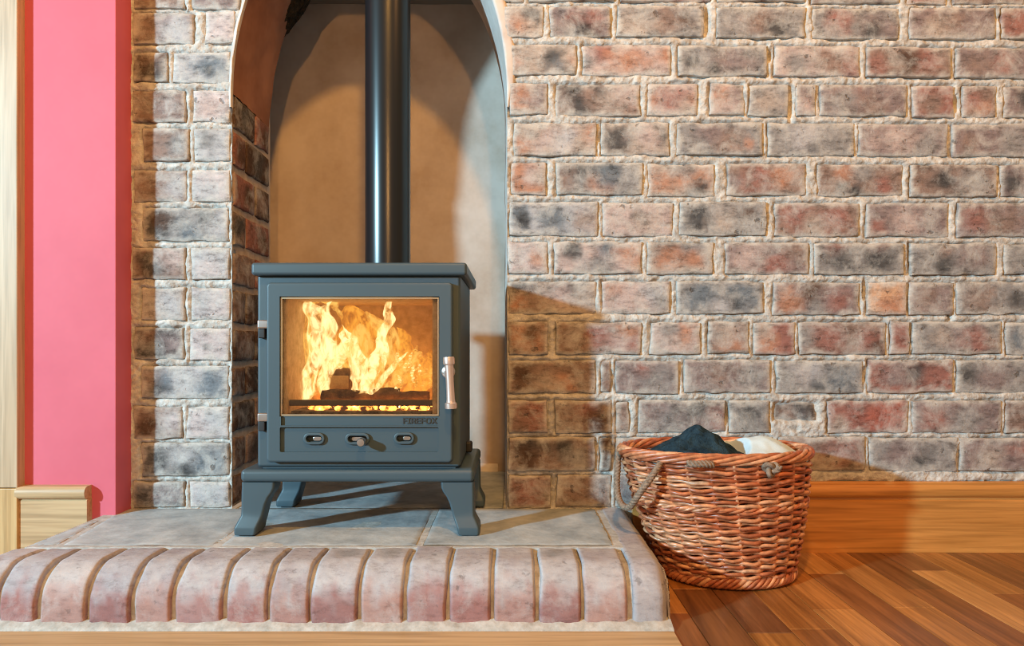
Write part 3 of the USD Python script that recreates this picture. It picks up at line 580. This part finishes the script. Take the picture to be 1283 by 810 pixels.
# kerb brick at the right end: bullnosed in front and along its outer edge, running back to the wall
def kerb():
    x0, x1 = JX[-1] + .006, HR
    pr = bull_profile(); pr = np.vstack([[(-.002, HZ), (-.05, HZ), (-.1, HZ), (-.15, HZ), (-.2, HZ), (-.25, HZ)], pr])
    us = np.r_[0, .003, .008, .02, .032, .040, .046, .051, .055, .058, .0605, .0625, x1 - x0]
    v = []; rr = .020
    for u in us:
        t = max(0., u - (x1 - x0 - rr)); drop = rr - math.sqrt(max(rr * rr - t * t, 0)) if t > 0 else 0
        if u < .004: drop += .004 * (1 - u / .004)
        for y, z in pr:
            n = (meshkit.fbm(np.array([u * 30, y * 30, z * 30 + 5]), 3, 3) - .5) * .005
            ny, nz = (y - (HF + R_)), (z - (HZ - R_)); on = y < HF + R_
            if on and z > HZ - R_: l = math.hypot(ny, nz); ny, nz = ny / l, nz / l
            elif on: ny, nz = -1, 0
            else: ny, nz = 0, 1
            d = n - drop
            v.append((x0 + u, y + ny * d, max(z + nz * d, .002)))
    m = len(pr)
    base = [(x1, y, .002) for y, z in pr]
    f = grid_faces(len(us), m)[:, ::-1]
    k0 = len(v); k = np.arange(m - 1); ids = (len(us) - 1) * m + np.arange(m)
    mid = []
    for y, z in pr:                                   # outer face down to the floor
        mid.append((x1 + .001, max(y, HF + .006), .002))
    v += mid
    f = np.vstack([f, np.c_[ids[k], ids[k + 1], k0 + k + 1], np.c_[ids[k], k0 + k + 1, k0 + k]])
    ids = np.arange(m); k1 = len(v); v += [(x0, min(y + .02, 0), .01) for y, z in pr]
    f = np.vstack([f, np.c_[ids[k], k1 + k + 1, ids[k + 1]], np.c_[ids[k], k1 + k, k1 + k + 1]])
    v = np.array(v)
    uv = np.c_[(v[:, 0] - x0) / (x1 - x0), np.clip(v[:, 1] / -.42, 0, 1)]
    return tm(v, f), blotches('H I,.5,.6,.9 G,.5,.3,.8 I,.5,.9,.8', uv, (.06, .42), 77)
m, c = kerb(); obj('kerb_brick', m, M_HEARTH, hearth, smooth=True, col=c)
# slabs: left wedge, then three, then the alcove floor
def slab(poly, seed, dz=0.):
    poly = poly.buffer(-.005, join_style=2)
    x0, y0, x1, y1 = poly.bounds; n = .012
    g = [(x_, y_) for x_ in np.arange(x0, x1, n) for y_ in np.arange(y0, y1, n) if poly.buffer(-.004).contains(sg.Point(x_, y_))]
    ed = [poly.exterior.interpolate(d) for d in np.arange(0, poly.length, .01)]; e2 = poly.buffer(-.003)
    ed2 = [e2.exterior.interpolate(d) for d in np.arange(0, e2.length, .01)]
    pts = np.array(g + [(q.x, q.y) for q in ed2] + [(q.x, q.y) for q in ed]); ne = len(ed)
    from scipy.spatial import Delaunay
    t = Delaunay(pts).simplices; cen = pts[t].mean(1)
    t = t[[poly.contains(sg.Point(*q)) for q in cen]]
    p3 = np.c_[pts, np.full(len(pts), seed * 1.7)]
    z = HZ + dz + (meshkit.fbm(p3 * 14, 4, 5) - .5) * .004
    z[-ne:] -= .003
    v = np.c_[pts, z]; a = v[t]; nz = np.cross(a[:, 1] - a[:, 0], a[:, 2] - a[:, 0])[:, 2]; t[nz < 0] = t[nz < 0][:, ::-1]
    k0 = len(v); ids = k0 - ne + np.arange(ne); b = v[ids].copy(); b[:, 2] = HZ - .03; k = np.arange(ne); k2 = (k + 1) % ne
    v = np.vstack([v, b]); f = np.vstack([t, np.c_[ids[k], k0 + k, k0 + k2], np.c_[ids[k], k0 + k2, ids[k2]]])
    return tm(v, f)
JW = [(-.805, -.283), (-.843, -.062)]
yb = -.003
polys = [sg.Polygon([(-.868, HB), JW[0], JW[1], (-.846, -.060)]),
         sg.Polygon([(-.805, HB), (-.525, HB), (-.536, yb), (-.826, yb), (-.826, -.060), (-.843, -.062)]),
         sg.Polygon([(-.525, HB), (-.165, HB), (-.165, yb), (-.536, yb)]),
         sg.Polygon([(-.165, HB), (JX[-1] - .001, HB), (JX[-1] - .001, yb), (-.165, yb)]),
         sg.Polygon([(XL + .006, yb), (XR - .004, yb), (XR - .004, AD), (XL + .006, AD)])]
for k, pl_ in enumerate(polys): obj('slab', slab(pl_, k + 3, random.uniform(-.001, .001)), M_SLAB, hearth, smooth=True)
# bedding mortar: fills the joints a few millimetres below, and shows as a white bed along the foot
core = []
inner = bull_profile(.0085)
core.append(extrude_profile([tuple(q) for q in inner] + [(HB + .006, .004)][:1], HL + .01, JX[-1] + .008))
core.append(trimesh.creation.box(bounds=[(HL + .012, HB - .004, 0), (JX[-1] + .012, -.002, HZ - .0012)]))
core.append(trimesh.creation.box(bounds=[(XL + .002, -.004, 0), (XR - .002, AD - .002, HZ - .0045)]))
def bed():
    xs = np.linspace(HL, HR + .004, 160); o = []
    for x_ in xs:
        n = meshkit.fbm(np.array([x_ * 40, 0, 0]), 3, 5) - .5
        for y, z in ((HF + .02, .012), (HF + .004, .010 + n * .008), (HF - .006, .0065 + n * .004), (HF - .014 - n * .006, .0035), (HF - .0175 + n * .004, -.001)): o.append((x_, y, z))
    return tm(o, grid_faces(len(xs), 5)[:, ::-1])
obj('mortar', cat(core), M_HMORTAR, hearth)
obj('mortar_bed', bed(), M_HMORTAR, hearth, smooth=True)

# ---------------------------------------------------------------- stove
FD = 1.285                                            # distance of the body's front
def sx(px, D=FD): return X(px, D)
SX0, SX1 = sx(322), sx(577); SCX = (SX0 + SX1) / 2
SF, SB = FD - DW, FD - DW + .29
stove = Thing('wood_burning_stove', (SCX, -.07, HZ), label='blue grey cast iron wood burning stove on four flared legs in the alcove', cat='stove')
zb_, zt_ = Z(586, FD), Z(344, FD)
# body: a hollow case (front opening), lined
body = man(rbox(SX0, SX1, SF, SB, zb_, zt_, .006, 4)) - man(trimesh.creation.box(bounds=[(sx(346), SF - .05, Z(524, FD)), (sx(553), SB - .03, Z(366, FD))]))
obj('body', unman(body), M_STOVE, stove)
fx0, fx1, fy0, fy1, fz0, fz1 = sx(346), sx(553), SF + .006, SB - .03, Z(524, FD), Z(366, FD)
lin_ = [('back', trimesh.creation.box(bounds=[(fx0, fy1 - .022, fz0), (fx1, fy1, fz1)])), ('l', trimesh.creation.box(bounds=[(fx0, fy0, fz0), (fx0 + .018, fy1 - .023, fz1)])),
        ('r', trimesh.creation.box(bounds=[(fx1 - .018, fy0, fz0), (fx1, fy1 - .023, fz1)])), ('t', trimesh.creation.box(bounds=[(fx0 + .019, fy0, fz1 - .012), (fx1 - .019, fy1 - .023, fz1)]))]
for _, b_ in lin_: obj('fire_brick', rbox(*[b_.bounds[i][k] for k in range(3) for i in (0, 1)], .002, 2), M_VERM, stove)
# top plate with a rounded lip
obj('top_plate', rbox(X(314, 1.27), X(585, 1.27), 1.27 - DW, SB + .02, Z(345, 1.27), Z(329, 1.27), .006, 5), M_STOVE, stove)
# base plate and flared legs
PLF = 1.275 - DW; PLB = PLF + .275
zp0, zp1 = Z(605, 1.275), Z(587, 1.275)
px0, px1 = X(300.5, 1.275), X(594, 1.275)
obj('base_plate', cat([rbox(px0, px1, PLF, PLB, zp0, zp1 - .003, .008, 5), rbox(SX0 + .008, SX1 - .008, SF + .006, PLB - .02, zp1 - .008, zb_ + .003, .002, 2)]), M_STOVE, stove)
def leg(side, back):
    """flared cabriole foot, outline in x by height, mirrored by side"""
    D = 1.278
    prof = [(605, 301.7, 343.5), (612, 301.7, 343), (617, 301.5, 341), (624, 301.4, 336), (632, 301.3, 332.5), (640, 301.2, 330.3), (646.5, 300.9, 328.6), (651, 299, 327), (656, 296.6, 325), (660, 294.9, 323.3), (662, 294.4, 322.8), (668, 294.3, 321.6), (673.5, 295., 320.4)]
    z_ = []; lo = []; hi = []; fo = []
    for y, a, b in prof:
        z = max(Z(y, D), HZ + .0025) if y < 673 else HZ + .0025
        z_.append(z); lo.append(X(a, D)); hi.append(X(b, D)); fo.append(max(0, (301.7 - a)) * D / F * .8)
    rings = []
    mid = (px0 + px1) / 2
    for z, a, b, fl_ in zip(z_, lo, hi, fo):
        dep = .042 + fl_ * 1.2 + max(0, (b - a) - .05) * .25
        ya, yb2 = PLF + .004 - fl_, PLF + dep
        r = .005; o = []
        for (cx, cy, a0) in ((a + r, ya + r, PI), (b - r, ya + r, 1.5 * PI), (b - r, yb2 - r, 0), (a + r, yb2 - r, .5 * PI)):
            for t in np.linspace(0, PI / 2, 4): o.append((cx + r * math.cos(a0 + t), cy + r * math.sin(a0 + t), z))
        rings.append(o)
    v = np.array(rings); n, k = v.shape[:2]
    if side > 0: v[..., 0] = 2 * mid - v[..., 0]
    if back: v[..., 1] = PLF + PLB - v[..., 1]
    v = v.reshape(-1, 3); f = []
    for i in range(n - 1):
        for j in range(k):
            j2 = (j + 1) % k; f += [(i * k + j, (i + 1) * k + j, (i + 1) * k + j2), (i * k + j, (i + 1) * k + j2, i * k + j2)]
    for j in range(1, k - 1): f += [(0, j, j + 1), ((n - 1) * k, (n - 1) * k + j + 1, (n - 1) * k + j)]
    m = tm(v, f)
    if m.volume < 0: m.invert()
    return m
for s in (-1, 1):
    for b_ in (False, True): obj('leg', leg(s, b_), M_STOVE, stove)
# door
DD = 1.270
def dx(px): return X(px, DD)
def dz(py): return Z(py, DD)
YF = DD - DW
door = man(plate(rrect(dx(333.5), dx(567), dz(580), dz(354), .008), SF - .0005, YF, .004))
# glass opening with a chamfered edge, lower recess
cut = man(hull([(x_, y_, z_) for (a, b, c, d, y_) in ((dx(351.5), dx(549), dz(521.5), dz(373), SF + .01), (dx(351.5), dx(549), dz(521.5), dz(373), YF + .003), (dx(350.2), dx(550.5), dz(522.5), dz(371.5), YF - .001)) for x_ in (a, b) for z_ in (c, d)]))
rec1 = man(trimesh.creation.box(bounds=[(dx(352), YF - .01, dz(533.5)), (dx(549), YF + .005, dz(522.2))]))
rec2 = man(plate(rrect(dx(350.5), dx(549.5), dz(567), dz(535.5), .003), YF + .006, YF - .01, .0005))
doorm = door - cut - rec1 - rec2
def stadium(cx, cz, w, h): return sg.LineString([(cx - (w - h) / 2, cz), (cx + (w - h) / 2, cz)]).buffer(h / 2, 8)
slots = [(393, 550.3, 27, 15), (447.5, 550.5, 31, 15), (506, 549.8, 26, 15)]
pxm = DD / F
holes = []
for (a, b, w, h) in slots:
    doorm = doorm - man(plate(stadium(dx(a), dz(b), (w - 7) * pxm, (h - 7) * pxm), SF - .0002, YF - .02, .0002))
dpart = obj('door', unman(doorm), M_STOVE, stove)
for (a, b, w, h) in slots:
    ring = man(plate(stadium(dx(a), dz(b), w * pxm, h * pxm), YF + .0065, YF + .0005, .002)) - man(plate(stadium(dx(a), dz(b), (w - 6.5) * pxm, (h - 6.5) * pxm), YF + .02, YF - .02, .0002))
    obj('air_vent_rim', unman(ring), M_STOVE, dpart)
    obj('air_slide', unman(man(plate(stadium(dx(a + (3 if w < 30 else -1)), dz(b + .6), (w - 16) * pxm, (h - 9.5) * pxm), YF + .0105, YF + .0075, .001))), M_STEEL, dpart)
obj('glass_pane', trimesh.creation.box(bounds=[(dx(351), YF + .006, dz(522)), (dx(549.6), YF + .010, dz(372.4))]), M_GLASS, dpart)
gk = unman(man(trimesh.creation.box(bounds=[(dx(351.2), YF + .0025, dz(521.6)), (dx(549.4), YF + .0058, dz(372.8))])) - man(trimesh.creation.box(bounds=[(dx(352.6), YF, dz(519.8)), (dx(548), YF + .01, dz(374.4))])))
obj('glass_frame', gk, plain('brass_trim', (.62, .50, .34), .35, .8), dpart)
# raised maker's lettering on the strip below the glass
tx = meshkit.text_mesh('FIREFOX', .0105, .0014, bold=True); tb = tx.bounds; v = tx.vertices
sc = (dx(547) - dx(504.5)) / (tb[1][0] - tb[0][0])
tx.vertices = np.stack([dx(504.5) + (v[:, 0] - tb[0][0]) * sc, YF + .005 - v[:, 2], dz(531.8) + (v[:, 1] - tb[0][1]) * (dz(524) - dz(531.8)) / (tb[1][1] - tb[0][1])], 1); tx.invert()
obj('lettering', tx, M_LETTER, dpart, smooth=False)
# air control knob on the middle slot
obj('air_knob', lathe([(0, -.01), (.0035, -.01), (.0035, .010), (.0062, .011), (.0078, .014), (.0078, .026), (.0066, .0285), (0, .029)], 'y', 28, (dx(455), YF + .006, dz(553))), M_STEEL, dpart)
# hinges on the left edge
for y0 in (401, 518):
    h_ = obj('hinge', rbox(dx(321.5), dx(336), YF + .001, YF + .016, dz(y0 + 11), dz(y0), .003), M_STEEL, stove)
    obj('hinge_pin', rbox(dx(322.5), dx(331), YF + .003, YF + .016, dz(y0 + 23), dz(y0 + 11), .002), M_STOVE_DARK, h_)
# handle: spindle rose with ring, tapered bar with caps, leaning slightly
hx, hz = dx(562), dz(466)
hd = obj('door_handle', lathe([(0, 0), (.0125, 0), (.0125, .004), (.010, .006), (.006, .007), (.006, .017), (0, .018)], 'y', 32, (hx, YF, hz)), M_STEEL, stove)
bar = lathe([(0, 0), (.0105, 0), (.0108, .003), (.0108, .010), (.0085, .0115), (.0078, .018), (.0072, .05), (.0082, .0795), (.0102, .081), (.0106, .083), (.0106, .092), (.0096, .0945), (0, .0945)], 'z', 32)
bar.apply_transform(trimesh.transformations.rotation_matrix(-.045, [0, 1, 0])); bar.apply_translation((dx(564.6) + .0028, YF - .022, dz(511)))
bar = cat([bar]); obj('handle_bar', bar, M_COPPER, hd)
# latch on the right side of the body and a clip under the top
obj('side_knob', rbox(SX1 - .002, SX1 + .012, SF + .16, SF + .185, Z(572, 1.40), Z(558, 1.40), .004), M_STOVE_DARK, stove)
# fret in front of the fire: log bar and grate
obj('log_bar', rbox(fx0 + .004, fx1 - .004, SF + .02, SF + .030, Z(509, 1.305), Z(501.5, 1.305), .002), plain('fret_iron', (.10, .075, .06), .6), stove)
obj('grate', rbox(fx0 + .004, fx1 - .004, SF + .03, fy1 - .024, fz0 - .001, fz0 + .010, .002), M_ASH, stove)

# flue
FR, FX, FY = .050, -.2776, .030
flue = Thing('flue_pipe', (FX, FY, Z(329, 1.27)), label='glossy black flue pipe rising from the stove top', cat='flue pipe')
z0_ = Z(329, 1.27)
obj('pipe', lathe([(FR - .004, z0_ + .003), (FR, z0_ + .003), (FR, ZT + .22), (FR - .004, ZT + .22), (FR - .004, z0_ + .003)], 'z', 72, (FX, FY, 0)), M_FLUE, flue)
obj('collar', lathe([(FR + .0005, z0_ - .001), (FR + .013, z0_ - .001), (FR + .013, z0_ + .010), (FR + .008, z0_ + .018), (FR + .0005, z0_ + .020)], 'z', 72, (FX, FY, 0)), M_STOVE, flue)

# ---------------------------------------------------------------- fire
fz = fz0 + .010
def loggy(p0, p1, r, seed, cut_end=True):
    n = 22; pts = np.linspace(p0, p1, n); t = tube(pts, r * (1 + .06 * np.sin(np.arange(n) * 1.3 + seed)), 18)
    v = t.vertices; t.vertices = v + (meshkit.fbm(v * 45, 3, seed)[:, None] - .5) * r * .5 * np.array([.3, 1, 1]); return t
lg = Thing('log', (-.3, -.12, fz), label='charred log lying across the grate behind the glass', cat='log')
obj('trunk', loggy(W(404, 500, 1.365), W(500, 496, 1.375), .0165, 3), M_LOG, lg, smooth=True)
lg2 = Thing('log', (-.25, -.13, fz), label='long charred log on the right of the grate with sparks behind', cat='log')
obj('trunk', loggy(W(466, 497, 1.365), W(538, 499, 1.37), .012, 8), M_LOG, lg2, smooth=True)
lg3 = Thing('log', (-.33, -.09, fz), label='split square ended log standing in the middle of the flames', cat='log')
c0 = W(424, 474, 1.41)
bb = rbox(c0[0] - .022, c0[0] + .024, c0[1] - .004, c0[1] + .045, fz + .001, c0[2] + .021, .004, 3)
obj('trunk', bb, M_LOG, lg3)
obj('cut_end', rbox(c0[0] - .020, c0[0] + .022, c0[1] - .0065, c0[1] - .003, Z(488, 1.40), Z(471, 1.40), .002, 3), M_LOGEND, lg3)
eb = trimesh.creation.icosphere(1, 1.0); es = []
er_ = random.Random(4)
for k in range(150):
    s = er_.uniform(.004, .010); e = eb.copy(); e.vertices = e.vertices * [s * 1.3, s, s * .8] * (1 + .3 * (meshkit.noise(e.vertices * 2 + k)[:, None] - .5))
    e.apply_translation((er_.uniform(fx0 + .03, fx1 - .03), er_.uniform(SF + .04, fy1 - .035), fz + .004)); es.append(e)
obj('ember_bed', cat(es), M_EMBER, None, smooth=False, kind='stuff', label='glowing embers on the grate under the logs', cat='embers')
fire = Thing('fire', (-.29, -.1, fz), label='bright yellow log fire burning behind the stove glass', cat='fire')
def flame(pts, D, m, flat=.7, seed=0):
    """tongue: (px, py, half width px) along its spine, closed tapering body with licks"""
    s = spline([(X(a, D), Z(b, D), r * D / F) for a, b, r in pts], 44)
    ring = np.arange(20) * 2 * PI / 20; v = []; rm = s[:, 2].max(); amp = .0035 * min(1, max(0, (rm - .007) / .006)); big = min(1, rm / .012)
    for i, (x_, z_, r) in enumerate(s):
        r = max(r, .0012); wy = .006 * math.sin(i * .3 + seed); x_ += amp * math.sin(i * .42 + seed * 1.7) * min(1, (44 - i) / 10)
        for a in ring: v.append((x_ + r * math.cos(a), D - DW + wy + r * flat * math.sin(a), z_ + .25 * r * math.sin(2 * a + seed)))
    v = np.array(v); v += (meshkit.fbm(v * [55, 55, 38] + seed * 5, 3, 3)[:, None] - .5) * np.array([.012, .008, .010]) * big
    n, k = len(s), 20; f = []
    for i in range(n - 1):
        for j in range(k): j2 = (j + 1) % k; f += [(i * k + j, i * k + j2, (i + 1) * k + j2), (i * k + j, (i + 1) * k + j2, (i + 1) * k + j)]
    v = np.vstack([v, v[:k].mean(0), v[-k:].mean(0)])
    for j in range(k): j2 = (j + 1) % k; f += [(n * k, j2, j), (n * k + 1, (n - 1) * k + j, (n - 1) * k + j2)]
    q = tm(v, f)
    if q.volume < 0: q.invert()
    obj('flame', q, m, fire, smooth=True)
HOT = [([(381, 505, 4), (384, 492, 8), (391, 470, 9), (396, 448, 12), (400, 425, 14), (399, 402, 15), (392, 388, 11), (384, 379, 3)], 1.38),
       ([(402, 498, 5), (409, 475, 9), (414, 448, 10), (413, 425, 10), (409, 402, 10), (407, 388, 6), (414, 378, 1)], 1.365),
       ([(420, 462, 9), (427, 450, 10), (431, 435, 9), (430, 420, 4), (427, 408, 1)], 1.37),
       ([(446, 496, 8), (450, 475, 11), (447, 452, 13), (440, 432, 10), (436, 420, 5), (432, 412, 1)], 1.372),
       ([(456, 492, 7), (464, 470, 9), (470, 448, 8), (474, 430, 5), (476, 420, 1)], 1.36),
       ([(478, 462, 3), (482, 440, 5), (480, 415, 7), (486, 398, 7), (488, 382, 5), (487, 373, 2)], 1.39),
       ([(462, 494, 5), (478, 478, 5), (490, 462, 5), (502, 450, 3), (511, 441, 1)], 1.355)]
MID = [([(372, 500, 6), (376, 470, 12), (378, 440, 14), (380, 410, 12), (374, 388, 8), (364, 378, 3)], 1.41),
       ([(400, 495, 14), (420, 460, 24), (440, 440, 26), (450, 420, 16), (455, 405, 4)], 1.425),
       ([(465, 490, 12), (480, 455, 18), (486, 425, 16), (472, 402, 10), (458, 392, 3)], 1.415),
       ([(490, 490, 10), (505, 470, 12), (516, 455, 10), (524, 440, 3)], 1.40),
       ([(392, 382, 3), (404, 377, 6), (416, 382, 7), (424, 392, 5), (428, 400, 1)], 1.39),
       ([(355, 392, 2), (362, 382, 5), (376, 377, 5), (392, 376, 3), (402, 375, 1)], 1.385)]
LOWF = [([(362, 512, 5), (366, 480, 10), (364, 440, 12), (360, 410, 8), (358, 396, 2)], 1.43), ([(520, 495, 14), (530, 470, 16), (538, 450, 10), (542, 438, 3)], 1.43),
        ([(500, 480, 12), (508, 450, 14), (505, 425, 9), (500, 410, 2)], 1.44), ([(440, 470, 30), (455, 430, 34), (450, 400, 26), (440, 385, 10)], 1.46)]
for k, (p, D) in enumerate(HOT): flame(p, D, M_FL_HOT, .6, k)
for k, (p, D) in enumerate(MID): flame(p, D, M_FL_MID, .6, k + 10)
for k, (p, D) in enumerate(LOWF): flame(p, D, M_FL_LOW, .5, k + 20)
fr = random.Random(12)
for k in range(26):                                   # small licks over the right-hand log
    a, b = fr.uniform(494, 544), fr.uniform(438, 492); h = fr.uniform(8, 16); s = fr.uniform(-3, 5)
    flame([(a, b + h / 2, 1.2), (a + s * .4, b, fr.uniform(2, 3.6)), (a + s, b - h / 2, .6)], 1.365 + fr.uniform(0, .03), fr.choice([M_FL_MID, M_FL_HOT, M_FL_MID]), .6, k + 40)

# ---------------------------------------------------------------- basket
BY, BH = -.150, .252
BK = Thing('wicker_basket', (.41, BY, 0), label='round reddish brown wicker basket with rope handles beside the hearth', cat='basket')
def bpos(th, t, off=0.):
    """t 0 base .. 1 rim"""
    cx = .424 + (.398 - .424) * t; a = .121 + (.181 - .121) * t ** .9 + .006 * math.sin(PI * t) + off; b = .098 + (.120 - .098) * t + .003 * math.sin(PI * t) + off
    return np.array([cx + a * math.cos(th), BY + b * math.sin(th), 0.004 + (BH - .008) * t])
NS = 26
wr = random.Random(3)
WCOL = [lin(c) for c in ((192, 122, 84), (178, 102, 66), (206, 142, 102), (164, 90, 58), (212, 156, 118))]
def rod_colours(n, sides, seed, extra=2):
    r = random.Random(seed); out = []; c = r.choice(WCOL); left = r.randint(10, 30)
    for i in range(n):
        if left == 0: c = r.choice(WCOL); left = r.randint(14, 40)
        left -= 1; out += [c * (1 + .1 * math.sin(i * .7))] * sides
    return np.array(out + [WCOL[0]] * extra)
for k in range(NS):
    th = (k + .5) * 2 * PI / NS
    pts = [bpos(th, t) for t in np.linspace(.02, .97, 14)]
    obj('stake', tube(pts, .0032, 6), M_WICKER, BK, smooth=True, col=WCOL[k % 5] * .95)
NR = 31
for r in range(NR):
    t0 = .065 + .86 * (r + .5) / NR; n = NS * 8; pts = []
    band = r in (16, 17)
    for i in range(n):
        th = 2 * PI * i / n
        ph = NS / 2 * th + PI * r
        amp = .0042
        w = math.cos(ph); w = math.copysign(abs(w) ** .75, w)
        t = t0 + .004 * math.sin(ph * 2 + r) + .012 * (meshkit.noise(np.array([th * 3, r * .35, 0.])) - .5)
        pts.append(bpos(th, t, amp * w))
    obj('weaver', tube(pts, (.0037 + wr.uniform(-.0003, .0003)), 7, closed=True), M_WICKER, BK, smooth=True, col=rod_colours(n, 7, r, 0))
def braid(t, turns, strands, rh, rv, rr, phase=0, off=0.):
    for s in range(strands):
        n = 300; pts = []
        for i in range(n):
            th = 2 * PI * i / n; ph = turns * th + 2 * PI * s / strands + phase
            p = bpos(th, t, off + rh * math.cos(ph)); p[2] += rv * math.sin(ph); pts.append(p)
        yield tube(pts, rr, 7, closed=True), rod_colours(n, 7, 100 + s * 7 + int(t * 50), 0)
for m, c in braid(.978, 5, 6, .0075, .0075, .0040): obj('rim_rod', m, M_WICKER, BK, smooth=True, col=c)
for m, c in braid(.035, 13, 5, .006, .0075, .0040): obj('foot_rod', m, M_WICKER, BK, smooth=True, col=c)
for m, c in braid(.60, 16, 3, .0048, .0030, .0031): obj('band_rod', m, M_WICKER, BK, smooth=True, col=c)
bs = tm(*(lambda v: (v, [(0, i, i % 40 + 1) for i in range(1, 41)]))(np.vstack([[.424, BY, .012]] + [bpos(2 * PI * i / 40, .03, -.004) for i in range(40)])))
obj('base', bs, M_WICKER, BK, smooth=False, col=WCOL[3])
def rope(path, r=.0062, turns=None):
    s = spline(path, 90); d = np.gradient(s, axis=0); d /= np.linalg.norm(d, axis=1, keepdims=True)
    a = np.cross(d, [0.3, .9, .2]); a /= np.linalg.norm(a, axis=1, keepdims=True); b = np.cross(d, a)
    ln = np.linalg.norm(np.diff(s, axis=0), axis=1).sum(); turns = turns or ln / .020; out = []
    for k in range(3):
        ph = np.linspace(0, turns * 2 * PI, len(s)) + k * 2 * PI / 3
        out.append(tube(s + .52 * r * (np.cos(ph)[:, None] * a + np.sin(ph)[:, None] * b), r * .58, 8))
    return cat(out)
e1, e2 = bpos(PI * 1.215, .90, .010), bpos(PI * .97, .90, .010)
e1w = W(829, 578, DW + e1[1] - .004); e2w = W(776, 570, DW + e2[1])
rp = [e1w + [.006, .012, .004], e1w, W(815, 600, 1.245), W(799, 622, 1.25), W(788, 636, 1.27), W(778, 631, 1.30), W(773, 608, 1.33), W(774, 585, 1.345), e2w + [.004, 0, .006], e2w + [.02, .0, .008]]
obj('rope_handle', rope(rp), M_ROPE, BK, smooth=True, label='looped jute rope handle hanging at the left side')
def knot(c, r=.0075):
    t = np.linspace(0, 2 * PI, 60); p = np.stack([np.sin(t) + 2 * np.sin(2 * t), -np.sin(3 * t), np.cos(t) - 2 * np.cos(2 * t)], 1) * .0042
    return tube(p + c, r * .62, 8, closed=True)
kc = W(966, 588, 1.228)
obj('rope_knot', cat([knot(kc), rope([kc + [.004, .0, -.004], kc + [.010, -.004, -.001], kc + [.014, -.005, .006]], .005)]), M_ROPE, BK, smooth=True)
obj('rope_tie', rope([W(862, 581, 1.225), W(873, 582, 1.218), W(884, 582, 1.217), W(893, 583, 1.222)], .0062), M_ROPE, BK, smooth=True)
# cloths in the basket
def cloth(cx, cy, rx, ry, zf, n=60, thick=.006):
    rs = np.linspace(0, 1, n // 2); th = np.arange(n) * 2 * PI / n
    R, T = np.meshgrid(rs, th, indexing='ij'); x_, y_ = cx + rx * R * np.cos(T), cy + ry * R * np.sin(T)
    z = zf(x_, y_, R)
    top = np.stack([x_, y_, z], -1).reshape(-1, 3); bot = top.copy(); bot[:, 2] -= thick + .012 * (1 - R.ravel())
    f = []
    nr = len(rs)
    for i in range(nr - 1):
        for j in range(n):
            j2 = (j + 1) % n; a, b, c, d = i * n + j, (i + 1) * n + j, (i + 1) * n + j2, i * n + j2
            if i: f.append((a, b, d))
            f.append((b, c, d))
    f = np.array(f); m = len(top); e = (nr - 1) * n + np.arange(n); e2 = (nr - 1) * n + (np.arange(n) + 1) % n
    return tm(np.vstack([top, bot]), np.vstack([f, f[:, ::-1] + m, np.c_[e, e + m, e2 + m], np.c_[e, e2 + m, e2]]))
def wz(x_, y_, R):
    p = np.stack([x_, y_, x_ * 0], -1)
    hump = .028 * np.exp(-((x_ - .498) / .058) ** 2 - ((y_ - (BY + .01)) / .06) ** 2) + .014 * np.exp(-((x_ - .43) / .03) ** 2 - ((y_ - (BY + .04)) / .05) ** 2)
    under = np.clip(1.25 - np.hypot((x_ - .356) / .088, (y_ - (BY + .0)) / .085), 0, .25) / .25
    return .241 - .018 * under + hump * (1 - under) + (meshkit.fbm(p * 22, 3, 5) - .5) * .012 - .010 * R ** 6
obj('white_cloth', cloth(.399, BY, .168, .104, wz, 96), M_WHITE, None, smooth=True, label='white cotton cloth lying in the wicker basket', cat='cloth')
PK = np.array([X(878, 1.34), 1.34 - DW])
def nz_(x_, y_, R):
    p = np.stack([x_, y_, x_ * 0], -1); dxx = (x_ - PK[0]); dyy = (y_ - PK[1])
    d = np.where(dxx < 0, -dxx / .100, dxx / .072); d = np.sqrt(d ** 2 + (dyy / .075) ** 2)
    return .240 + .054 * np.clip(1 - d, 0, 1) ** .95 + (np.abs(meshkit.fbm(p * 24 + 3, 3, 9) - .5) * -2 + .3) * .034 * np.clip(1.1 - R, 0, 1) + .005 * np.sin(dxx * 80 + dyy * 70 + 4 * meshkit.noise(p * 30, 2)) * (1 - R)
obj('navy_blanket', cloth(PK[0] - .014, PK[1] - .012, .092, .070, nz_, 72, .008), M_NAVY, None, smooth=True, label='crumpled dark navy fleece heaped on the white cloth in the basket', cat='blanket')
